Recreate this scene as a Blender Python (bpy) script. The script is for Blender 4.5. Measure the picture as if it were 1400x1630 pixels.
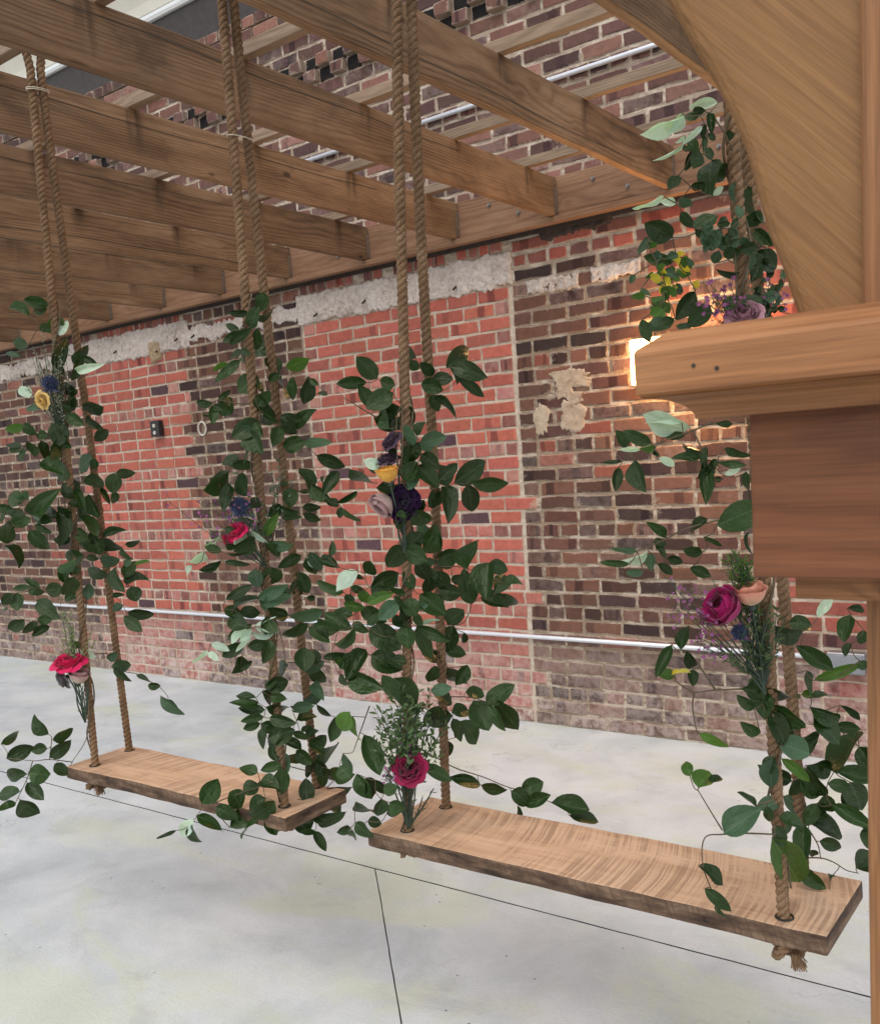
import bpy, bmesh, math, random
import numpy as np
from mathutils import Vector, Matrix, noise

# ---------------------------------------------------------------- scene, camera, world, sun, exposure
for o in list(bpy.data.objects):
    bpy.data.objects.remove(o)
S = bpy.context.scene
COL = S.collection
rad = math.radians
IW, IH = 1400.0, 1630.0
FPX, PPX, PPY = 1529.33, 700.0, 933.0
yaw, pit, rol = rad(-36.939), rad(-7.5845), rad(-4.0069)
CAM = Vector((2.8268, -4.5733, 1.5394))
FW = Vector((math.sin(yaw)*math.cos(pit), math.cos(yaw)*math.cos(pit), math.sin(pit)))
_r = Vector((math.cos(yaw), -math.sin(yaw), 0)); _u = _r.cross(FW)
RT = math.cos(rol)*_r + math.sin(rol)*_u
UP = -math.sin(rol)*_r + math.cos(rol)*_u
cd = bpy.data.cameras.new('camera')
cam = bpy.data.objects.new('camera', cd); COL.objects.link(cam)
cam.matrix_world = Matrix(((RT.x, UP.x, -FW.x, CAM.x), (RT.y, UP.y, -FW.y, CAM.y), (RT.z, UP.z, -FW.z, CAM.z), (0, 0, 0, 1)))
cd.sensor_fit = 'AUTO'; cd.sensor_width = 36.0
cd.lens = 36.0*FPX/IH
cd.shift_y = (PPY-IH/2)/IH
cd.clip_start = 0.02; cd.clip_end = 500
cd.dof.use_dof = True; cd.dof.focus_distance = 3.4; cd.dof.aperture_fstop = 20.0
S.camera = cam

SUN_EL, SUN_AZ = rad(60), rad(165)          # azimuth clockwise from +Y
w = bpy.data.worlds.new('World'); S.world = w; w.use_nodes = True
wn = w.node_tree; bg = wn.nodes['Background']
sky = wn.nodes.new('ShaderNodeTexSky'); sky.sky_type = 'NISHITA'; sky.sun_disc = False
sky.sun_elevation = SUN_EL; sky.sun_rotation = SUN_AZ
sky.air_density = 1.0; sky.dust_density = 1.5; sky.ozone_density = 0.6
hs = wn.nodes.new('ShaderNodeHueSaturation'); hs.inputs['Saturation'].default_value = 0.3
wn.links.new(sky.outputs[0], hs.inputs['Color']); wn.links.new(hs.outputs[0], bg.inputs['Color'])
bg.inputs['Strength'].default_value = 0.15
sl = bpy.data.lights.new('sun', 'SUN'); sl.energy = 0.75; sl.angle = rad(48); sl.color = (1, .98, .95)
so = bpy.data.objects.new('sun', sl); COL.objects.link(so); so.location = (4, -8, 9)
sd = Vector((math.sin(SUN_AZ)*math.cos(SUN_EL), math.cos(SUN_AZ)*math.cos(SUN_EL), math.sin(SUN_EL)))
so.rotation_euler = sd.to_track_quat('Z', 'Y').to_euler()
S.view_settings.view_transform = 'Standard'; S.view_settings.look = 'None'
S.view_settings.gamma = 1.0; S.view_settings.use_curve_mapping = False
S.view_settings.exposure = 0.92
S.render.engine = 'CYCLES'
S.cycles.max_bounces = 6; S.cycles.diffuse_bounces = 3; S.cycles.glossy_bounces = 2; S.cycles.transmission_bounces = 2

# ---------------------------------------------------------------- picture point -> point at a real distance
def ray(x, y):
    return FW + RT*((x-PPX)/FPX) - UP*((y-PPY)/FPX)
def at_depth(x, y, d): return CAM + ray(x, y)*d
def at_y(x, y, Y):
    r = ray(x, y); return CAM + r*((Y-CAM.y)/r.y)
def proj(P):
    d = Vector(P)-CAM; z = d.dot(FW)
    return PPX+FPX*d.dot(RT)/z, PPY-FPX*d.dot(UP)/z, z

# ---------------------------------------------------------------- helpers
def link(o, parent=None):
    COL.objects.link(o)
    if parent is not None: o.parent = parent
    return o
def tag(o, label=None, cat=None, group=None, kind=None):
    for k, v in (('label', label), ('category', cat), ('group', group), ('kind', kind)):
        if v: o[k] = v
    return o
def empty(name, loc, label, cat, group=None):
    o = bpy.data.objects.new(name, None); o.empty_display_size = .05; link(o); o.location = loc
    o.matrix_world = Matrix.Translation(loc)
    return tag(o, label, cat, group)
def mesh(name, V, F, mat, parent=None, smooth=False, keep=True):
    """one mesh object; V in world space, put in the parent's space when there is one"""
    me = bpy.data.meshes.new(name)
    if parent is not None and keep:
        p = parent; off = Vector((0, 0, 0))
        while p is not None: off += p.location; p = p.parent
        V = [(a[0]-off.x, a[1]-off.y, a[2]-off.z) for a in V]
    me.from_pydata([tuple(a) for a in V], [], [tuple(f) for f in F]); me.update()
    for m in (mat if isinstance(mat, (list, tuple)) else [mat]): me.materials.append(m)
    if smooth: me.polygons.foreach_set('use_smooth', [True]*len(me.polygons))
    return link(bpy.data.objects.new(name, me), parent)
def add_box(V, F, lo, hi):
    b = len(V); x0, y0, z0 = lo; x1, y1, z1 = hi
    V += [(x0,y0,z0),(x1,y0,z0),(x1,y1,z0),(x0,y1,z0),(x0,y0,z1),(x1,y0,z1),(x1,y1,z1),(x0,y1,z1)]
    F += [(b,b+3,b+2,b+1),(b+4,b+5,b+6,b+7),(b,b+1,b+5,b+4),(b+1,b+2,b+6,b+5),(b+2,b+3,b+7,b+6),(b+3,b,b+4,b+7)]
def board(name, lo, hi, mat, parent=None, bev=.004, seg=2, wob=0.0, seed=0, cuts=0, axis=0):
    """a sawn board with eased edges; mesh origin at its centre, so its grain follows the board"""
    c = [(a+b)/2 for a, b in zip(lo, hi)]; s = [b-a for a, b in zip(lo, hi)]
    bm = bmesh.new(); bmesh.ops.create_cube(bm, size=1.0)
    for v in bm.verts: v.co = Vector((v.co.x*s[0], v.co.y*s[1], v.co.z*s[2]))
    if cuts:
        es = [e for e in bm.edges if abs((e.verts[0].co-e.verts[1].co)[axis]) > s[axis]*.5]
        bmesh.ops.subdivide_edges(bm, edges=es, cuts=cuts)
    if bev:
        es = [e for e in bm.edges if e.calc_face_angle(0) > .5]
        bmesh.ops.bevel(bm, geom=es, offset=bev, segments=seg, affect='EDGES', profile=.6)
    if wob:
        for v in bm.verts:
            n = noise.noise_vector(Vector(v.co)*3.1+Vector((seed*7.3, seed*1.7, 0)))*wob
            n2 = noise.noise_vector(Vector(v.co)*14+Vector((seed*3.3, 0, 0)))*wob*.5
            v.co += n+n2
    me = bpy.data.meshes.new(name); bm.to_mesh(me); bm.free()
    me.materials.append(mat)
    o = bpy.data.objects.new(name, me)
    off = Vector((0, 0, 0)); p = parent
    while p is not None: off += p.location; p = p.parent
    o.location = Vector(c)-off
    return link(o, parent)
def tube(V, F, pts, r, n=6, taper=None, cap=True):
    pts = [Vector(p) for p in pts]; m = len(pts); b0 = len(V)
    t0 = (pts[1]-pts[0]).normalized(); a = t0.orthogonal().normalized()
    for i, p in enumerate(pts):
        t = (pts[min(i+1, m-1)]-pts[max(i-1, 0)])
        t = t.normalized() if t.length > 1e-9 else t0
        a = (a-t*a.dot(t)); a = a.normalized() if a.length > 1e-6 else t.orthogonal().normalized()
        b = t.cross(a); rr = r if taper is None else r*(1+(taper-1)*i/(m-1))
        for k in range(n):
            an = 2*math.pi*k/n; V.append(p+a*(rr*math.cos(an))+b*(rr*math.sin(an)))
    for i in range(m-1):
        for k in range(n):
            F.append((b0+i*n+k, b0+i*n+(k+1) % n, b0+(i+1)*n+(k+1) % n, b0+(i+1)*n+k))
    if cap:
        F.append(tuple(b0+k for k in reversed(range(n)))); F.append(tuple(b0+(m-1)*n+k for k in range(n)))
def spline(pts, n=6):
    P = [Vector(p) for p in pts]; P = [P[0]*2-P[1]]+P+[P[-1]*2-P[-2]]; out = []
    for i in range(1, len(P)-2):
        for k in range(n):
            t = k/n
            out.append(.5*((2*P[i])+(P[i+1]-P[i-1])*t+(2*P[i-1]-5*P[i]+4*P[i+1]-P[i+2])*t*t+(3*P[i]-P[i-1]-3*P[i+1]+P[i+2])*t**3))
    out.append(P[-2]); return out

# ---------------------------------------------------------------- materials
class M:
    def __init__(s, name):
        s.m = bpy.data.materials.new(name); s.m.use_nodes = True
        s.t = s.m.node_tree; s.b = s.t.nodes['Principled BSDF']; s.out = s.t.nodes['Material Output']
    def n(s, ty, inp=None, **kw):
        nd = s.t.nodes.new('ShaderNode'+ty)
        for k, v in kw.items(): setattr(nd, k, v)
        for k, v in (inp or {}).items(): s.set(nd, k, v)
        return nd
    def set(s, nd, k, v):
        if hasattr(v, 'outputs'): v = v.outputs[0]
        if isinstance(v, bpy.types.NodeSocket): s.t.links.new(v, nd.inputs[k])
        else: nd.inputs[k].default_value = v
    def p(s, k, v): s.set(s.b, k, v)
    def math(s, op, a, b=0.0, c=0.0, clamp=False):
        return s.n('Math', {0: a, 1: b, 2: c}, operation=op, use_clamp=clamp).outputs[0]
    def mix(s, f, a, b, blend='MIX'):
        nd = s.n('Mix', data_type='RGBA', blend_type=blend)
        s.set(nd, 0, f); s.set(nd, 6, a); s.set(nd, 7, b); return nd.outputs[2]
    def ramp(s, f, stops, interp='LINEAR'):
        nd = s.n('ValToRGB', {0: f}); cr = nd.color_ramp; cr.interpolation = interp
        while len(cr.elements) > 1: cr.elements.remove(cr.elements[-1])
        for i, (p, c) in enumerate(stops):
            e = cr.elements[0] if i == 0 else cr.elements.new(p)
            e.position = p; e.color = c if len(c) == 4 else (*c, 1)
        return nd.outputs[0]
    def step(s, f, a, b):
        return s.n('MapRange', {0: f, 1: a, 2: b, 3: 0.0, 4: 1.0}, clamp=True, interpolation_type='SMOOTHSTEP').outputs[0]
    def noise(s, vec, scale, det=4, rough=.55, dist=0.0):
        nd = s.n('TexNoise', {'Scale': scale, 'Detail': det, 'Roughness': rough, 'Distortion': dist})
        if vec is not None: s.set(nd, 'Vector', vec)
        return nd.outputs[0]
    def bump(s, h, dist=.002, st=.5, nrm=None):
        nd = s.n('Bump', {'Strength': st, 'Distance': dist, 'Height': h})
        if nrm is not None: s.set(nd, 'Normal', nrm)
        return nd.outputs[0]
    def mapping(s, vec, loc=(0,0,0), sc=(1,1,1), rot=(0,0,0)):
        nd = s.n('Mapping', {'Vector': vec}); nd.inputs['Location'].default_value = loc
        nd.inputs['Scale'].default_value = sc; nd.inputs['Rotation'].default_value = rot
        return nd.outputs[0]
def C(*c): return (*c, 1.0)

def wood(name, dark, mid, light, axis=0, tilt=0.0, ks=1.0, rough=.75, grain=1.0, stain=0.25, gloss=.3, drips=False, blotch=(.05,.03,.02), warm=None):
    """sawn softwood: growth bands and fine fibres along the board, knots, water stains"""
    m = M(name)
    tc = m.n('TexCoord').outputs['Object']; oi = m.n('ObjectInfo').outputs['Random']
    if tilt: tc = m.mapping(tc, rot=(0, tilt, 0))
    geo = m.n('NewGeometry').outputs['Position']
    off = m.n('CombineXYZ', {0: m.math('MULTIPLY', oi, 37.0), 1: m.math('MULTIPLY', oi, 91.0), 2: m.math('MULTIPLY', oi, 53.0)})
    v = m.n('VectorMath', {0: tc, 1: off}, operation='ADD').outputs[0]
    sc = [1.0, 1.0, 1.0]; sc[axis] = .055
    vs = m.mapping(v, sc=tuple(sc))
    cr = [i for i in range(3) if i != axis]
    # knots: only some cells carry one, and the grain bends round it
    kc = [7.5*ks, 7.5*ks, 7.5*ks]; kc[axis] = 3.4*ks
    kv = m.n('TexVoronoi', {'Vector': m.mapping(v, sc=tuple(kc)), 'Scale': 1.0, 'Randomness': 1.0})
    pick = m.step(m.n('SeparateColor', {0: kv.outputs['Color']}).outputs[0], .55, .6)
    kd = m.math('ADD', kv.outputs['Distance'], m.math('SUBTRACT', 1.0, pick))
    push = m.math('MULTIPLY', m.math('SUBTRACT', 1.0, m.step(kd, .04, .3)), .011)
    # growth rings round a pith outside the board
    sp = m.n('SeparateXYZ', {0: tc}); sv = m.n('SeparateXYZ', {0: off})
    pa = m.n('MapRange', {0: oi, 3: -.16, 4: .16}).outputs[0]
    pb = m.n('MapRange', {0: m.math('FRACT', m.math('MULTIPLY', oi, 7.7)), 3: -.12, 4: .12}).outputs[0]
    lowv = m.noise(m.mapping(v, sc=tuple([2.5 if i != axis else .9 for i in range(3)])), 1.0, 3, .5)
    ca = m.math('SUBTRACT', sp.outputs[cr[0]], pa); cb = m.math('SUBTRACT', sp.outputs[cr[1]], pb)
    rr_ = m.math('SQRT', m.math('ADD', m.math('MULTIPLY', ca, ca), m.math('MULTIPLY', cb, cb)))
    rr_ = m.math('ADD', m.math('ADD', rr_, m.math('MULTIPLY', lowv, .075)), push)
    fine = m.noise(m.mapping(v, sc=tuple([60.0 if i != axis else 2.0 for i in range(3)])), 1.0, 2)
    ph = m.math('ADD', m.math('MULTIPLY', rr_, 6.2832/.0105), m.math('MULTIPLY', fine, 1.6))
    bands = m.math('POWER', m.math('ADD', m.math('MULTIPLY', m.math('SINE', ph), .5), .5), 1.7)
    fib = m.noise(m.mapping(v, sc=tuple([150.0 if i != axis else 4.0 for i in range(3)])), 1.0, 4, .65)
    big = m.noise(m.mapping(v, sc=tuple([7.0 if i != axis else 1.3 for i in range(3)])), 1.0, 4, .65)
    f = m.math('ADD', m.math('SUBTRACT', m.math('ADD', m.math('MULTIPLY', fib, .3), .13), m.math('MULTIPLY', bands, .11*grain)), m.math('MULTIPLY', big, .66))
    col = m.ramp(f, [(.34, dark), (.52, mid), (.74, light)])
    fib2 = m.noise(m.mapping(v, sc=tuple([620.0 if i != axis else 14.0 for i in range(3)])), 1.0, 2, .5)
    tone = m.math('MULTIPLY', m.n('MapRange', {0: oi, 3: .8, 4: 1.15}).outputs[0], m.n('MapRange', {0: fib2, 1: .3, 2: .7, 3: .8, 4: 1.14}).outputs[0])
    col = m.mix(1.0, col, m.n('CombineColor', {0: tone, 1: tone, 2: tone}), 'MULTIPLY')
    # stains
    st = m.step(m.noise(m.mapping(v, sc=tuple([3.2 if i != axis else 1.6 for i in range(3)])), 1.0, 4, .65, .6), .52, .72)
    col = m.mix(m.math('MULTIPLY', st, stain), col, C(*blotch))
    kn = m.math('SUBTRACT', 1.0, m.step(m.math('ADD', kd, m.math('MULTIPLY', m.math('SUBTRACT', fib, .5), .06)), .055, .11))
    col = m.mix(m.math('MULTIPLY', kn, .75), col, C(*[x*.35 for x in dark]))
    if drips:
        sep = m.n('SeparateXYZ', {0: geo})
        fy = m.math('FRACT', m.math('DIVIDE', m.math('ADD', sep.outputs['Y'], 20.49+.305), .6115))
        near = m.math('SUBTRACT', 1.0, m.step(m.math('ABSOLUTE', m.math('SUBTRACT', fy, .5)), .02, .085))
        h = m.step(m.math('ADD', sep.outputs['Z'], m.math('MULTIPLY', m.math('SUBTRACT', m.noise(m.mapping(geo, sc=(2, 9, 2)), 1.0, 2), .5), .3)), 2.73, 2.9)
        n2 = m.step(m.noise(m.mapping(geo, sc=(3, 22, 3.5)), 1.0, 4), .35, .62)
        col = m.mix(m.math('MULTIPLY', m.math('MULTIPLY', near, n2), m.math('MULTIPLY', h, .68)), col, C(.03, .018, .012))
    m.p('Base Color', col); m.p('Roughness', rough); m.p('Specular IOR Level', gloss)
    hgt = m.math('ADD', m.math('MULTIPLY', fib, .6), m.math('ADD', m.math('MULTIPLY', bands, .25), m.math('MULTIPLY', kn, -.5)))
    m.p('Normal', m.bump(hgt, .0016, .55))
    return m.m

MAT = {}
MAT['joist'] = wood('weathered_joist_wood', (.052,.029,.015), (.162,.092,.047), (.272,.168,.094), axis=1, drips=True, stain=.6)
MAT['purlin'] = wood('weathered_purlin_wood', (.09,.058,.035), (.19,.128,.08), (.29,.205,.138), axis=0, stain=.3)
MAT['ledger'] = wood('ledger_wood', (.13,.062,.033), (.26,.135,.073), (.35,.2,.115), axis=0, stain=.3, blotch=(.1,.05,.03))
MAT['cedar'] = wood('stained_cedar_trim', (.105,.04,.013), (.235,.098,.036), (.345,.16,.066), axis=0, stain=.35, blotch=(.1,.04,.025), grain=.9, rough=.6, ks=2.3)
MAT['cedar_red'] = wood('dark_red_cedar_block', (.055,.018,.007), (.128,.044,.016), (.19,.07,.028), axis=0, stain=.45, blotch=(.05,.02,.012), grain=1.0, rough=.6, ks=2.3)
MAT['cedar_post'] = wood('stained_cedar_post', (.1,.04,.014), (.205,.09,.034), (.295,.138,.057), axis=2, stain=.3, blotch=(.1,.04,.025), grain=.9, rough=.6, ks=2.3)
MAT['corbel'] = wood('corbel_plank_wood', (.115,.05,.015), (.2,.094,.03), (.275,.138,.052), axis=2, stain=.5, blotch=(.13,.068,.032), grain=.22, tilt=.75, ks=2.3, rough=.65)

def seat_wood(name, arc):
    """rough-sawn plank: saw-blade marks across it, grey weathered edges"""
    m = M(name)
    tc = m.n('TexCoord').outputs['Object']; nz = m.n('NewGeometry').outputs['Normal']
    if arc:
        vec = m.mapping(tc, loc=(.62, -.02, 0)); r = m.n('VectorMath', {0: m.mapping(tc, loc=(.0, 0, 0), sc=(1, 1, 0))}, operation='ADD')
        sx = m.n('SeparateXYZ', {0: tc})
        yy = m.math('SUBTRACT', sx.outputs['Y'], -.12)
        u = m.math('ADD', sx.outputs['X'], m.math('MULTIPLY', m.math('MULTIPLY', yy, yy), .8))
    else:
        sx = m.n('SeparateXYZ', {0: tc}); u = m.math('ADD', sx.outputs['X'], m.math('MULTIPLY', sx.outputs['Y'], -.16))
    nn = m.noise(tc, 9.0, 4)
    u1 = m.math('ADD', u, m.math('MULTIPLY', nn, .012))
    sv = m.n('CombineXYZ', {0: m.math('MULTIPLY', u1, 1.0), 1: m.math('MULTIPLY', sx.outputs['Y'], .016), 2: 0.0})
    marks = m.noise(sv, 125.0, 2, .55)
    wide = m.noise(sv, 22.0, 3, .6)
    patch = m.math('ADD', m.math('MULTIPLY', m.noise(tc, 5.5, 4, .6), .65), m.math('MULTIPLY', m.noise(m.mapping(tc, sc=(14, 40, 14)), 1.0, 3), .35))
    fib = m.noise(m.mapping(tc, sc=(4, 120, 60)), 1.0, 3)
    fwid = m.noise(m.mapping(tc, sc=(2.2, 16, 16)), 1.0, 4)
    mk = m.math('MULTIPLY', m.step(m.math('ADD', m.math('MULTIPLY', marks, .72), m.math('MULTIPLY', wide, .35)), .47, .62), m.step(patch, .38, .58))
    base = m.ramp(m.math('ADD', m.math('MULTIPLY', fwid, .65), m.math('MULTIPLY', fib, .35)), [(.25, (.4,.24,.14)), (.5, (.58,.375,.235)), (.8, (.66,.46,.31))])
    col = m.mix(m.math('MULTIPLY', mk, .54), base, C(.17, .086, .048))
    # weathered, greyer edges of the plank
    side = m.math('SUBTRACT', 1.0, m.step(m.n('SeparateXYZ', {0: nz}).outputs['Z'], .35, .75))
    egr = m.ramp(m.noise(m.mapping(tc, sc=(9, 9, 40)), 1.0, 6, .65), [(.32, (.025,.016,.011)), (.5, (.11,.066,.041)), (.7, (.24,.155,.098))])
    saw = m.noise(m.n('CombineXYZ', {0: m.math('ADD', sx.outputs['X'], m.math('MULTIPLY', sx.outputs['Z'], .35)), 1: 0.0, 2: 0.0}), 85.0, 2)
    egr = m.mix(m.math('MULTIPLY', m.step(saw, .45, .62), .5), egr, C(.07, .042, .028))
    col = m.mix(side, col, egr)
    # dark nail-hole knots on the edge and top
    kd = m.n('TexVoronoi', {'Vector': m.mapping(tc, sc=(7, 9, 16)), 'Scale': 1.0}).outputs['Distance']
    kn = m.math('SUBTRACT', 1.0, m.step(m.math('ADD', kd, m.math('MULTIPLY', nn, .12)), .10, .19))
    col = m.mix(m.math('MULTIPLY', m.math('MULTIPLY', kn, side), .8), col, C(.03, .018, .012))
    m.p('Base Color', col); m.p('Roughness', .8); m.p('Specular IOR Level', .25)
    m.p('Normal', m.bump(m.math('ADD', m.math('MULTIPLY', marks, -.8), m.math('ADD', m.math('MULTIPLY', fib, .5), m.math('MULTIPLY', kn, -.8))), .0018, .7))
    return m.m
MAT['seat_arc'] = seat_wood('rough_sawn_seat_arcs', True)
MAT['seat_straight'] = seat_wood('rough_sawn_seat_straight', False)

# brick: its own colour, flash bands and lime bloom are carried by each brick
m = M('fired_brick')
pos = m.n('NewGeometry').outputs['Position']
bc = m.n('Attribute', attribute_name='bcol').outputs['Color']
bd = m.n('SeparateColor', {0: m.n('Attribute', attribute_name='bdat').outputs['Color']})
uv = m.n('SeparateXYZ', {0: m.n('Attribute', attribute_name='buv').outputs['Vector']})
n1 = m.noise(pos, 26.0, 4, .65); n2 = m.noise(pos, 150.0, 2, .6); n3 = m.noise(pos, 7.0, 2, .6)
shade = m.math('ADD', m.math('MULTIPLY', n1, .85), m.math('ADD', m.math('MULTIPLY', n2, .35), .4))
col = m.mix(1.0, bc, m.n('CombineColor', {0: shade, 1: shade, 2: shade}), 'MULTIPLY')
ed = m.math('ADD', m.math('ABSOLUTE', m.math('SUBTRACT', uv.outputs['X'], bd.outputs[0])), m.math('MULTIPLY', m.math('SUBTRACT', n1, .5), .1))
band = m.math('MULTIPLY', m.math('SUBTRACT', 1.0, m.step(ed, .1, .14)), bd.outputs[1])
col = m.mix(band, col, m.mix(1.0, col, C(.42, .40, .48), 'MULTIPLY'))
bl = m.math('MULTIPLY', m.step(m.math('ADD', m.math('MULTIPLY', n1, .6), m.math('MULTIPLY', n3, .4)), .36, .6), bd.outputs[2])
col = m.mix(bl, col, C(.58, .47, .42))
# mortar smeared onto the arrises, pits
edge = m.math('MULTIPLY', m.step(m.math('ADD', uv.outputs['Z'], m.math('ADD', m.math('MULTIPLY', m.math('SUBTRACT', m.noise(pos, 60.0, 3, .7), .5), 1.2), m.math('MULTIPLY', m.math('SUBTRACT', n3, .5), 1.5))), .6, .82), .62)
col = m.mix(edge, col, C(.42, .33, .25))
wsp = m.step(m.noise(pos, 210.0, 2, .5), .73, .78)
col = m.mix(m.math('MULTIPLY', wsp, .6), col, C(.7, .63, .56))
m.p('Base Color', m.mix(1.0, col, C(.92, .92, .92), 'MULTIPLY')); m.p('Roughness', .88); m.p('Specular IOR Level', .22)
m.p('Normal', m.bump(m.math('ADD', m.math('MULTIPLY', n1, 1.0), m.math('MULTIPLY', n2, .5)), .004, .7))
MAT['brick'] = m.m

m = M('lime_mortar')
pos = m.n('NewGeometry').outputs['Position']
a = m.noise(pos, 3.2, 5, .6); b = m.noise(pos, 45.0, 6, .7); c2 = m.noise(pos, 220.0, 3, .6)
zone = m.n('Attribute', attribute_name='mcol').outputs['Color']
sh = m.math('ADD', m.math('MULTIPLY', b, 1.1), .45)
col = m.mix(1.0, zone, m.n('CombineColor', {0: sh, 1: sh, 2: sh}), 'MULTIPLY')
lime = m.step(m.math('ADD', m.math('MULTIPLY', m.noise(m.mapping(pos, sc=(9, 9, 24)), 1.0, 5, .65), .7), m.math('MULTIPLY', a, .3)), .48, .57)
col = m.mix(m.math('MULTIPLY', lime, .6), col, C(.64, .545, .44))
m.p('Base Color', col); m.p('Roughness', .95); m.p('Specular IOR Level', .1)
m.p('Normal', m.bump(m.math('ADD', b, m.math('MULTIPLY', c2, .5)), .006, .9))
MAT['mortar'] = m.m

def stony(name, stops, sc=30.0, bumpd=.006, rough=.92, spots=None, big=2.0):
    m = M(name); pos = m.n('NewGeometry').outputs['Position']
    a = m.noise(pos, sc, 7, .68); b = m.noise(pos, sc*6, 4, .6); g = m.noise(pos, big, 4, .6)
    f = m.math('ADD', m.math('MULTIPLY', a, .6), m.math('MULTIPLY', g, .4))
    col = m.ramp(f, stops)
    if spots: col = m.mix(m.step(m.noise(pos, sc*2.1, 5, .7), .6, .7), col, C(*spots))
    m.p('Base Color', col); m.p('Roughness', rough); m.p('Specular IOR Level', .2)
    m.p('Normal', m.bump(m.math('ADD', a, m.math('MULTIPLY', b, .5)), bumpd, .8))
    return m.m
MAT['render'] = stony('rough_lime_render', [(.34, (.28,.22,.18)), (.47, (.52,.44,.385)), (.6, (.66,.58,.52)), (.75, (.78,.7,.64))], 34.0, .012, spots=(.33,.27,.22))
MAT['patch'] = stony('cement_patch', [(.36, (.24,.17,.12)), (.48, (.4,.31,.225)), (.66, (.53,.43,.33))], 22.0, .006)
MAT['tan_patch'] = stony('brown_cement_patch', [(.3, (.3,.22,.13)), (.6, (.42,.31,.2))], 30.0, .005)
MAT['bitumen'] = stony('dark_flashing', [(.3, (.025,.02,.018)), (.6, (.06,.045,.038)), (.8, (.12,.09,.075))], 40.0, .004)

# concrete floor
m = M('broom_finished_concrete')
pos = m.n('NewGeometry').outputs['Position']
a = m.noise(pos, .75, 5, .62); b = m.noise(pos, 3.1, 6, .65, .4); f2 = m.noise(pos, 90.0, 4, .65)
col = m.ramp(m.math('ADD', m.math('MULTIPLY', a, .5), m.math('MULTIPLY', b, .5)), [(.3, (.34,.36,.365)), (.44, (.45,.475,.48)), (.56, (.54,.56,.56)), (.75, (.615,.63,.625))])
alg = m.math('MULTIPLY', m.step(m.noise(m.mapping(pos, loc=(3.3, 1.2, 0), sc=(1.1, 2.3, 1)), 1.0, 5, .62, .8), .49, .64), .55)
col = m.mix(alg, col, C(.5, .53, .39))
tan = m.math('MULTIPLY', m.step(m.noise(m.mapping(pos, loc=(9.3, 4.2, 0), sc=(.8, 1.3, 1)), 1.0, 5, .6, .5), .53, .7), .3)
col = m.mix(m.math('MULTIPLY', tan, .5), col, C(.56, .52, .48))
dk = m.math('MULTIPLY', m.step(m.noise(m.mapping(pos, loc=(1.3, 7.2, 0), sc=(2.2, 4.3, 1)), 1.0, 6, .7, .6), .54, .7), .5)
col = m.mix(dk, col, C(.37, .375, .37))
hc = m.math('ABSOLUTE', m.math('SUBTRACT', m.noise(m.mapping(pos, loc=(5, 2, 0)), .55, 6, .55), .5))
crack = m.math('MULTIPLY', m.math('SUBTRACT', 1.0, m.step(hc, .0005, .0016)), m.step(m.noise(pos, .9, 2), .5, .6))
col = m.mix(m.math('MULTIPLY', crack, .35), col, C(.2, .2, .19))
grit = m.step(m.noise(pos, 260.0, 2, .6), .62, .72)
col = m.mix(m.math('MULTIPLY', grit, .22), col, C(.22, .22, .21))
sp = m.n('TexVoronoi', {'Vector': pos, 'Scale': 13.0}).outputs['Distance']
spot = m.math('MULTIPLY', m.math('SUBTRACT', 1.0, m.step(sp, .045, .065)), m.step(m.noise(pos, 2.7, 2), .5, .56))
col = m.mix(m.math('MULTIPLY', spot, .75), col, C(.09, .08, .07))
fine = m.n('MapRange', {0: f2, 3: .86, 4: 1.1}).outputs[0]
col = m.mix(1.0, col, m.n('CombineColor', {0: fine, 1: fine, 2: fine}), 'MULTIPLY')
m.p('Base Color', col); m.p('Roughness', .82); m.p('Specular IOR Level', .3)
br = m.noise(m.mapping(pos, sc=(22, 160, 1)), 1.0, 3)
m.p('Normal', m.bump(m.math('ADD', m.math('ADD', m.math('MULTIPLY', f2, .7), m.math('MULTIPLY', br, .35)), b), .0035, .6))
MAT['concrete'] = m.m
MAT['joint_dirt'] = stony('joint_dirt', [(.3, (.02,.02,.016)), (.7, (.06,.06,.045))], 60.0, .002)

def plain(name, col, rough=.5, metal=0.0, var=.15, sc=40.0, spec=.4, bumpd=.0008):
    m = M(name); pos = m.n('TexCoord').outputs['Object']
    n = m.noise(pos, sc, 5, .6); t = m.n('MapRange', {0: n, 1: .25, 2: .75, 3: 1-var, 4: 1+var}).outputs[0]
    m.p('Base Color', m.mix(1.0, C(*col), m.n('CombineColor', {0: t, 1: t, 2: t}), 'MULTIPLY'))
    m.p('Roughness', rough); m.p('Metallic', metal); m.p('Specular IOR Level', spec)
    m.p('Normal', m.bump(n, bumpd, .4)); return m.m
MAT['conduit'] = plain('galvanised_conduit', (.66,.67,.7), .4, .35, .08)
MAT['box_metal'] = plain('dull_cast_metal', (.3,.31,.33), .35, .7, .15)
MAT['steel'] = plain('zinc_plated_steel', (.26,.24,.22), .45, .85, .2)
MAT['galv'] = plain('galvanised_hanger', (.24,.19,.15), .5, .5, .2)
MAT['cream'] = plain('cream_painted_metal', (.8,.75,.64), .5, 0, .05, 8.0)
MAT['white_paint'] = plain('white_painted_metal', (.82,.82,.8), .45, 0, .04, 8.0)
MAT['dark_frieze'] = plain('dark_frieze_board', (.045,.036,.033), .7, 0, .25, 20.0)
MAT['black_plastic'] = plain('black_outlet_box', (.02,.019,.02), .5, 0, .2)
MAT['white_plaster'] = plain('white_plaster_ring', (.55,.49,.42), .9, 0, .15)
MAT['twine'] = plain('pale_twine', (.62,.55,.42), .9, 0, .2)
m = M('lit_lamp_diffuser'); m.p('Base Color', C(.9, .8, .6)); m.p('Emission Color', C(1, .5, .17)); m.p('Emission Strength', 16.0)
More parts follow.
